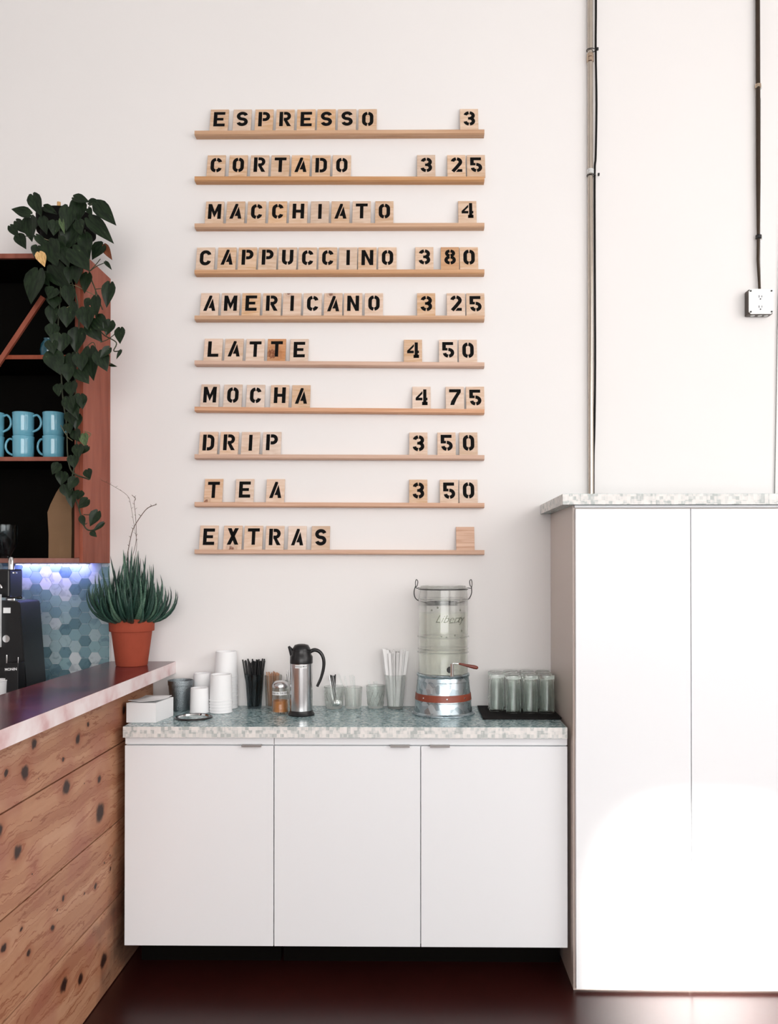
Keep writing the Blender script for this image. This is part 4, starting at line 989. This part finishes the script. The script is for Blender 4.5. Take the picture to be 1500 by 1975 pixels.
# generic tumbler
def tumbler(r0, r1, h, wall=.002, base=.008, flute=0):
    return [(0, 0), (r0 * .94, 0), (r0, .003), (r1, h - .001), (r1 - wall * .5, h), (r1 - wall, h - .001), (r0 - wall, base), (0, base)]
def add_sticks(name, mat, cen, r0, r1, h, n, length, rad, lab, cat, grp, flat=False, zig=0, lean=None, fan=.86):
    out = []
    for k in range(n):
        a = 2 * PI * (k * .618); rr = r0 * math.sqrt((k + .6) / n) * .80
        aa = a + random.uniform(-.3, .3)
        L_ = length * random.uniform(.93, 1.03)
        top = r1 * math.sqrt((k + .6) / n)
        if lean: aa = a; top = top
        p0 = Vector((rr * math.cos(a), rr * math.sin(a), zig)); p1 = Vector((top * math.cos(a) * (L_ / h) * fan, top * math.sin(a) * .8 * (L_ / h) * .7, zig + math.sqrt(max(L_ ** 2 - .0008, 1e-6))))
        if lean: p1 += Vector(lean) * L_
        b = B()
        if flat:
            d = (p1 - p0); pr = Vector((math.cos(a), math.sin(a) * .3, 0)).normalized() * rad
            q = d.cross(pr).normalized() * rad * .25
            vs = [b.verts.new(p0 + sx * pr + sy * q + d * t_) for t_ in (0, 1) for sx, sy in ((-1, -1), (1, -1), (1, 1), (-1, 1))]
            b.faces.new(vs[:4]); b.faces.new(vs[4:])
            for i in range(4): b.faces.new((vs[i], vs[(i + 1) % 4], vs[4 + (i + 1) % 4], vs[4 + i]))
        else: tube(b, [p0, p1], rad, 8)
        o = obj(name, b, mat, None, loc=cen, smooth=None if flat else 60)
        tag(o, lab, cat, grp); out.append(o)
    return out
def glass_thing(name, label, px, by, r0, r1, topy, mat, wall=.002, base=.008, n=40):
    c_, s = fix(px, by, r1 / 545 + .002); R0_, R1_ = r0 / s, r1 / s; h = PY(px, topy, c_.y).z - CT
    o = obj(name, lathe(B(), tumbler(R0_, R1_, h, wall, base), n, cap=False), mat, None, loc=c_, smooth=35)
    tag(o, label, 'glass'); return o, c_, R0_, R1_, h
g, c_, a0, a1, h = glass_thing('straw_glass', 'tapered smoke tinted glass full of black straws', 490.5, 1368, 13.5, 18, 1300, M['smoke'])
add_sticks('black_straw', M['black'], c_, a0 - .004, a1 - .002, h, 34, .178, .0029, 'thin black straw in the tapered glass left of the sugar jar', 'straw', 'black straws', zig=.009, fan=1.03)
g, c_, a0, a1, h = glass_thing('stirrer_glass', 'small glass of wooden stirrers behind the sugar jar', 527, 1366, 14.5, 16.5, 1302, M['glassg'])
add_sticks('wooden_stirrer', M['stick'], c_, a0 - .006, a1 - .003, h, 20, .132, .0022, 'thin wooden stirrer in the glass behind the sugar jar', 'stirrer', 'wooden stirrers', flat=True, zig=.009)
# striped straws behind thermos
g, c_, a0, a1, h = glass_thing('striped_straw_glass', 'small glass mostly hidden behind the steel jug', 562, 1364, 11, 13, 1312, M['glass'])
add_sticks('striped_straw', M['white_straw'], c_, .006, .007, h, 3, .135, .003, 'white straw leaning left behind the steel jug', 'straw', 'white straws behind the jug', zig=.009, lean=(-.10, 0, 0))
add_sticks('dark_straw', M['black'], c_, .009, .010, h, 3, .130, .0018, 'black straw leaning left behind the steel jug', 'straw', 'black straws behind the jug', zig=.009, lean=(-.10, 0, 0))

# sugar jar
c_, s = fix(540.5, 1378, .032)
sj = thing('sugar_jar', 'glass sugar jar with metal dome lid, half full of brown sugar', 'jar', c_)
def zz(y, Y=None): return PY(540, y, c_.y).z - CT
h1 = zz(1324); h2 = zz(1311)
R = 16.5 / s
obj('jar_glass', lathe(B(), [(0, 0), (R * 1.02, 0), (R * 1.06, .004), (R * .98, .02), (R * .95, h1 * .6), (R * .92, h1 * .92), (R * .85, h1), (R * .80, h1), (R * .86, h1 * .9), (R * .89, .02), (R * .9, .006), (0, .006)], 36, cap=False), M['glassg'], sj, smooth=40)
hs_ = zz(1349)
obj('sugar', lathe(B(), [(0, .0065), (R * .86, .0065), (R * .87, .02), (R * .865, hs_ - .003), (R * .5, hs_), (0, hs_ + .002)], 32, cap=False), M['sugar'], sj, smooth=40)
obj('lid', lathe(B(), [(R * .86, h1 - .003), (R * .97, h1 - .002), (R * .98, h1 + .006), (R * .93, h1 + .011), (R * .8, h1 + .017), (R * .5, h1 + .0215), (0, h1 + .023)], 36, cap=False), M['steel'], sj, smooth=50)
def wrap(me, Rr, zc, a0=-PI / 2):
    for v in me.vertices:
        x, y, z = v.co; an = a0 + x / Rr; rr = Rr + z
        v.co = (rr * math.cos(an), rr * math.sin(an), zc + y)
    return me
def band(Rr, z0, z1, a0, a1, th=.0004, n=16):
    b = B(); A_ = []
    for i in range(n + 1):
        a = a0 + (a1 - a0) * i / n
        A_.append([b.verts.new((r * math.cos(a), r * math.sin(a), z)) for r, z in ((Rr, z0), (Rr + th, z0), (Rr + th, z1), (Rr, z1))])
    for u, v in zip(A_, A_[1:]):
        for k in range(4): b.faces.new((u[k], u[(k + 1) % 4], v[(k + 1) % 4], v[k]))
    b.faces.new(A_[0]); b.faces.new(A_[-1]); return b
Rl = R * .955
lbl = obj('label', band(Rl, zz(1338.5), zz(1332), -PI / 2 - 1.15, -PI / 2 + 1.05), M['label'], sj)
me = text_mesh('SUGAR IN THE RAW', .0086, offset=.0001); me.materials.append(M['letterink'])
obj('lettering', wrap(me, Rl + .0006, (zz(1338.5) + zz(1332)) / 2), None, lbl)

# steel jug
c_, s = fix(581, 1383, .045)
jg = thing('thermal_jug', 'brushed steel insulated jug with black lid and curved handle', 'jug', c_)
def zz(y): return PY(581, y, c_.y).z - CT
R = 22 / s
z1, z2, z3, z4, z5 = zz(1369), zz(1279), zz(1266), zz(1254), zz(1242)
obj('base', lathe(B(), [(0, 0), (R * 1.14, 0), (R * 1.16, .004), (R * 1.02, .012), (R * 1.0, z1), (0, z1)], 48, cap=False), M['black'], jg, smooth=40)
st_ = obj('steel_body', lathe(B(), [(R * .98, z1 + .0002), (R * .98, z2 - .0002)], 64, cap=False), M['steel'], jg, smooth=40)
obj('collar', lathe(B(), [(0, z2), (R * .99, z2), (R * 1.0, z2 + .003), (R * .99, z3), (R * .86, z3 + .008), (R * .84, z4), (0, z4)], 48, cap=False), M['black'], jg, smooth=40)
obj('lid', lathe(B(), [(0, z4 + .0002), (R * .80, z4 + .0002), (R * .78, z4 + .006), (R * .6, z5 - .004), (R * .3, z5), (0, z5)], 40, cap=False), M['black'], jg, smooth=50)
sp = B()
pts = [(-R * .75, 0, z3 + .004), (-R * .95, 0, z4 + .003), (-R * 1.12, 0, zz(1246.5))]
tube(sp, pts, [.011, .008, .004], 10)
obj('spout', sp, M['black'], jg, smooth=60)
def jq(x, y): v = PY(x, y, c_.y) - c_; return (v.x, 0, v.z)
hp = spline([jq(597, 1257), jq(607, 1253.5), jq(617, 1258), jq(623.5, 1270), jq(624, 1287), jq(619, 1307), jq(611.5, 1324)], 6)
nh = len(hp)
obj('handle', tube(B(), hp, [.0075 - .0025 * i / nh for i in range(nh)], 10), M['black'], jg, smooth=60)
lbl = obj('label', band(R * .982, zz(1286.5), zz(1280.5), -PI / 2 - .45, -PI / 2 + .62), M['label'], jg)
me = text_mesh('WHOLE MILK', .0075, offset=.0001); me.materials.append(M['letterink'])
obj('lettering', wrap(me, R * .982 + .0006, (zz(1286.5) + zz(1280.5)) / 2, -PI / 2 + .085), None, lbl)

# glasses with cutlery
def cut_glass(label, px, by, r0, r1, topy, cuts=True):
    c_, s = fix(px, by, r0 / 545); R0_, R1_ = r0 / s, r1 / s; h = PY(px, topy, c_.y).z - CT
    r = thing('cut_glass', label, 'glass', c_)
    obj('glass_body', lathe(B(), tumbler(R0_, R1_, h, .0022, .009), 40, cap=False), M['glassg'], r, smooth=35)
    if cuts:
        b = B()
        for k in range(10):
            for sg in (-1, 1):
                pts = []
                for i in range(6):
                    z = h * (.15 + .6 * i / 5); a = k * 2 * PI / 10 + sg * i * .14; rr = R0_ + (R1_ - R0_) * z / h + .0002
                    pts.append((rr * math.cos(a), rr * math.sin(a), z))
                tube(b, pts, .0008, 4)
        o = obj('cut_pattern', b, M['glass'], r); o['kind'] = 'stuff'
    return r, c_, R0_, R1_, h
g, c_, a0, a1, h = cut_glass('cut crystal tumbler holding dark teaspoons, right of the steel jug', 644, 1368, 16, 20, 1324)
for k in range(6):
    a = -2.2 + k * .8
    sp_o = thing('teaspoon', 'dark shiny teaspoon standing bowl down in the cut tumbler', 'spoon', c_ + Vector((0, 0, .0)), 0, 'teaspoons in the tumbler')
    b0 = Vector((.010 * math.cos(a) + .004, .012 * math.sin(a), .022)); t0 = Vector((-.018 + .0045 * k, .006 * math.sin(a), .128 + random.uniform(-.004, .003)))
    obj('spoon_handle', tube(B(), [b0, b0.lerp(t0, .5), t0], [.0012, .0014, .0024], 8), M['wire'] if k % 3 else M['chrome'], sp_o, smooth=60)
    bb = B(); bmesh.ops.create_uvsphere(bb, u_segments=14, v_segments=8, radius=1)
    for v in bb.verts: v.co = Vector((v.co.x * .0095, v.co.y * .003 + (.0015 if v.co.y > 0 else 0), v.co.z * .012))
    obj('spoon_bowl', bb, M['chrome'], sp_o, loc=b0, rot=(0, 0, a * .4), smooth=80)
g, c_, a0, a1, h = glass_thing('straw_glass', 'plain clear tumbler with a few clear straws, middle of the three short glasses', 681, 1368, 15.5, 17.5, 1325, M['glass'])
add_sticks('clear_straw', M['straw_clear'], c_, a0 - .005, a1 - .004, h, 5, .125, .0026, 'clear plastic straw leaning left in the plain tumbler', 'straw', 'clear straws', zig=.009, lean=(-.14, 0, 0))
g, c_, a0, a1, h = cut_glass('cut crystal tumbler beside the tall glass of white sticks', 724, 1367, 15, 18, 1322)
add_sticks('clear_spoon', M['straw_clear'], c_, a0 - .007, a1 - .007, h, 3, .10, .004, 'clear plastic spoon in the crystal tumbler', 'spoon', 'clear plastic spoons', flat=True, zig=.0095, lean=(-.1, 0, 0))
g, c_, a0, a1, h = glass_thing('stick_glass', 'tall flared glass packed with long white sticks', 762, 1367, 15, 20.5, 1301, M['glassg'])
add_sticks('white_stick', M['white_straw'], c_, a0 - .004, a1 - .004, h, 26, .215, .0058, 'long white wrapped straw in the tall flared glass', 'straw', 'white wrapped straws', flat=True, zig=.0095)

# ------------------------------------------------------------------ water dispenser
c_, s = fix(854.5, 1385.5, .112)
wd_ = thing('water_dispenser', 'ribbed glass water dispenser with spigot on a galvanised tin stand', 'drink dispenser', c_)
def zz(y): return PY(854.5, y, c_.y).z - CT
def rr_(p): return p / s
b = lathe(B(), [(rr_(58.5), 0), (rr_(60.5), .001), (rr_(60.5), .004), (rr_(58), .005), (rr_(55.5), .010), (rr_(53.2), zz(1347)), (rr_(52), zz(1334)), (rr_(49.2), zz(1306)), (rr_(49), zz(1304)), (rr_(50.5), zz(1302)), (rr_(50.8), zz(1299)), (rr_(49.5), zz(1297.5)), (rr_(47.5), zz(1299)), (rr_(46), zz(1304)), (rr_(52), .012), (rr_(57), .003), (rr_(58.5), 0)], 72, cap=False)
obj('stand', b, M['galv'], wd_, smooth=35)
obj('stand_top', lathe(B(), [(0, zz(1304) - .002), (rr_(46), zz(1304) - .002), (rr_(46), zz(1304)), (0, zz(1304))], 48, cap=False), M['galv'], wd_)
z0, z1 = zz(1347.5), zz(1334.5)
bd = obj('band', lathe(B(), [(rr_(53.4), z0), (rr_(54.4), z0 + .001), (rr_(53.2), z1 - .001), (rr_(52.2), z1)], 72, cap=False), M['leather'], wd_, smooth=35)
for a in (-PI / 2 - .8, -PI / 2 + .1, -PI / 2 + .82):
    obj('rivet', lathe(B(), [(.003, 0), (.0026, .0012), (0, .0016)], 10, cap=False), M['chrome'], bd, loc=(rr_(53.9) * math.cos(a), rr_(53.9) * math.sin(a), (z0 + z1) / 2), rot=(PI / 2, 0, a + PI / 2), smooth=60)
for yy in (1312, 1350):
    obj('seam_bead', tube(B(), [((rr_(49.9) if yy < 1340 else rr_(53.9)) * math.cos(q), (rr_(49.9) if yy < 1340 else rr_(53.9)) * math.sin(q), zz(yy)) for q in [i * PI / 24 for i in range(49)]], .0012, 5), M['galv'], wd_, smooth=80)
zb = zz(1303.5); zt = zz(1136)
gR = rr_(47.5)
def ribs(z, R, amp=.003, w=.004): return [(R, z - w * .8), (R + amp * 1.3, z - w * .25), (R + amp * 1.3, z + w * .25), (R, z + w * .8)]
outp = [(0, zb), (gR * .93, zb), (gR, zb + .008)] + ribs(zz(1257), gR) + ribs(zz(1250), gR, .002, .002) + ribs(zz(1227), gR, .0035) + ribs(zz(1156), gR * .995, .0025) + [(gR * .985, zz(1150)), (gR * .97, zt + .000), (gR * .955, zt + .001), (gR * .94, zt)]
inp = [(gR * .955, zz(1150)), (gR * .965, zz(1160)), (gR * .965, zb + .014), (gR * .9, zb + .008), (0, zb + .008)]
obj('glass_jar', lathe(B(), outp + inp, 72, cap=False), M['glass'], wd_, smooth=40)
zwt = zz(1181.5)
obj('water', lathe(B(), [(0, zb + .0085), (gR * .89, zb + .0085), (gR * .962, zb + .0148), (gR * .962, zwt), (0, zwt)], 72, cap=False), M['water'], wd_, smooth=35)
ld = obj('lid', lathe(B(), [(gR * .9, zt + .0012), (gR * .985, zt + .002), (gR * .99, zt + .006), (gR * .93, zt + .007), (gR * .92, zt + .012), (gR * .86, zt + .013), (0, zt + .012), (0, zt + .0105), (gR * .84, zt + .0105), (gR * .88, zt + .003)], 60, cap=False), M['glass'], wd_, smooth=40)
obj('neck_wire', tube(B(), [((gR * .975 + .0022) * math.cos(q), (gR * .975 + .0022) * math.sin(q), zt - .001) for q in [i * PI / 24 for i in range(49)]], .0018, 6), M['wire'], wd_, smooth=80)
def dq(x, y, dy=0): v = PY(x, y, c_.y) - c_; return Vector((v.x, dy, v.z))
for sg, x in ((-1, 802.5), (1, 908.5)):
    b = B()
    tube(b, spline([dq(854.5 + sg * 47, 1134), dq(x, 1134), dq(x + sg * 1.5, 1125), dq(x, 1118), dq(x - sg * 3, 1121), dq(x - sg * 2, 1129), dq(x + sg * .5, 1132)], 5), .0016, 6)
    obj('wire_ear', b, M['wire'], wd_, smooth=80)
# bail hangs down behind the jar, its dark wooden grip seen through the glass
bp = [dq(801, 1131), dq(798.5, 1140, .005), dq(799.5, 1151, .02), dq(806, 1159, .05), dq(818, 1163, gR + .004), dq(826, 1164, gR + .012)]
obj('bail_wire', tube(B(), spline(bp, 5), .0019, 6), M['wire'], wd_, smooth=80)
bp2 = [dq(909, 1131), dq(910, 1145, .03), dq(905, 1157, .06), dq(892, 1163, gR + .004), dq(884, 1164, gR + .012)]
obj('bail_wire', tube(B(), spline(bp2, 5), .0019, 6), M['wire'], wd_, smooth=80)
obj('bail_grip', tube(B(), [dq(822, 1165, gR + .014), dq(824, 1165, gR + .014), dq(884, 1165, gR + .014), dq(886, 1165, gR + .014)], [.006, .0095, .0095, .006], 12), M['black'], wd_, smooth=50)
# embossing
me = text_mesh('Liberty', .040, shear=.5, extrude=.0012, offset=-.0003); me.materials.append(M['emboss'])
obj('embossed_lettering', wrap(me, gR + .0008, zz(1192), -PI / 2 + .25), None, wd_)
def star(b, a, z, r=.005):
    vs = []
    for k in range(10):
        q = PI / 2 + k * PI / 5; rad = r if k % 2 == 0 else r * .45
        an = a + rad * math.cos(q) / gR
        vs.append(((gR + .0002) * math.cos(an), (gR + .0002) * math.sin(an), z + rad * math.sin(q)))
    lo = [b.verts.new(v) for v in vs]; hi = [b.verts.new((v[0] * 1.015, v[1] * 1.015, v[2])) for v in vs]
    b.faces.new(lo); b.faces.new(hi[::-1])
    for k in range(10): b.faces.new((lo[k], lo[(k + 1) % 10], hi[(k + 1) % 10], hi[k]))
for a, y in ((-PI / 2 - .1, 1224), (-PI / 2 + .1, 1225), (-PI / 2 + .45, 1222), (-PI / 2 + .7, 1175), (-PI / 2 - .5, 1175), (-PI / 2 + .78, 1214), (-PI / 2 - .25, 1170)):
    b = B(); star(b, a, zz(y)); obj('embossed_star', b, M['emboss'], wd_)
sw = B(); tube(sw, [((gR + .001) * math.cos(a), (gR + .001) * math.sin(a), zz(yy)) for a, yy in ((-PI / 2 + .2, 1199), (-PI / 2 + .5, 1198), (-PI / 2 + .68, 1193), (-PI / 2 + .78, 1186))], .001, 6)
obj('embossed_swash', sw, M['emboss'], wd_)
# spigot
fy = -gR
obj('spigot_flange', lathe(B(), [(0, 0), (.0115, 0), (.0125, .003), (.010, .007), (0, .007)], 24, cap=False), M['wire'], wd_, loc=dq(866, 1286, fy - .0005), rot=(PI / 2, 0, 0), smooth=40)
b = B(); tube(b, [dq(866, 1286, fy - .006), dq(868.5, 1286, fy - .034)], .0055, 12); tube(b, [dq(868.5, 1273, fy - .034), dq(868.5, 1296, fy - .034)], .0066, 14)
sg_ = obj('spigot', b, M['chrome'], wd_, smooth=40)
h0, h1_, h2_ = dq(870, 1272, fy - .034), dq(881, 1272.5, fy - .034), dq(917, 1280.5, fy - .034)
obj('lever_arm', tube(B(), [h0, h1_], .0026, 8), M['chrome'], sg_, smooth=60)
hv = (h2_ - h1_)
obj('lever_grip', tube(B(), [h1_, h1_ + hv * .05, h1_ + hv * .4, h1_ + hv * .8, h1_ + hv * .95, h2_], [.0025, .0038, .0052, .0072, .006, .002], 14), M['handle_wood'], sg_, smooth=60)

# ------------------------------------------------------------------ bar mat and glasses
p0 = PZ(932, 1388, ctz); p1 = PZ(1082, 1388, ctz); p2 = PZ(921, 1361.5, ctz)
mw = p1.x - p0.x; md = min(p2.y - p0.y, WY - .02 - p0.y)
MO = Vector((p0.x, p0.y, CT))
mat_ = thing('bar_mat', 'black ribbed rubber bar mat under the upturned glasses', 'mat', MO)
mt_h = .006
obj('slab', bx(0, mw, 0, md, 0, mt_h * .6), M['rubber'], mat_)
rb = B(); nr = 26
for i in range(nr):
    y = (i + .5) * md / nr; box(rb, -.002, mw + .002, y - md / nr * .3, y + md / nr * .3, mt_h * .6 + .0001, mt_h)
o = obj('ribs', rb, M['rubber'], mat_); o['kind'] = 'stuff'
gz = CT + mt_h + .0003
gh = .140; gr_ = .0275
gpr = [(gr_ + .0005, 0), (gr_ + .0008, .002), (gr_ * .93, gh - .03), (gr_ * 1.0, gh - .022), (gr_ * 1.03, gh - .012), (gr_ * 1.0, gh - .002), (gr_ * .8, gh), (0, gh - .002), (0, gh - .016), (gr_ * .78, gh - .016), (gr_ * .86, gh - .03), (gr_ - .0014, .001), (gr_ + .0005, 0)]
gb = lathe(B(), gpr, 36, cap=False)
gme = bpy.data.meshes.new('tumbler'); bmesh.ops.remove_doubles(gb, verts=gb.verts, dist=1e-6); bmesh.ops.recalc_face_normals(gb, faces=gb.faces); gb.to_mesh(gme); gb.free(); gme.shade_smooth(); gme.set_sharp_from_angle(angle=math.radians(40)); gme.materials.append(M['tumbler'])
cols = [957.5, 990, 1022.5, 1054.5]
for ci, px in enumerate(cols):
    for rj in range(4):
        yb = 1372.5 if ci == 0 else 1376
        q = PZ(px, yb, gz); Y = q.y + gr_ + rj * (gr_ * 2 + .0035)
        if Y + gr_ > WY - .012: continue
        X = CAM.x + (q.x - CAM.x) / q.y * (q.y + gr_) + rj * .001
        o = bpy.data.objects.new('tumbler', gme); COL.objects.link(o); o.location = (X, Y, gz)
        cn = ['leftmost', 'second', 'third', 'rightmost'][ci]; rn = ['front', 'second', 'third', 'rearmost'][rj]
        tag(o, f'upturned clear tumbler on the black mat, {cn} column, {rn} row', 'glass', 'upturned tumblers on the mat')
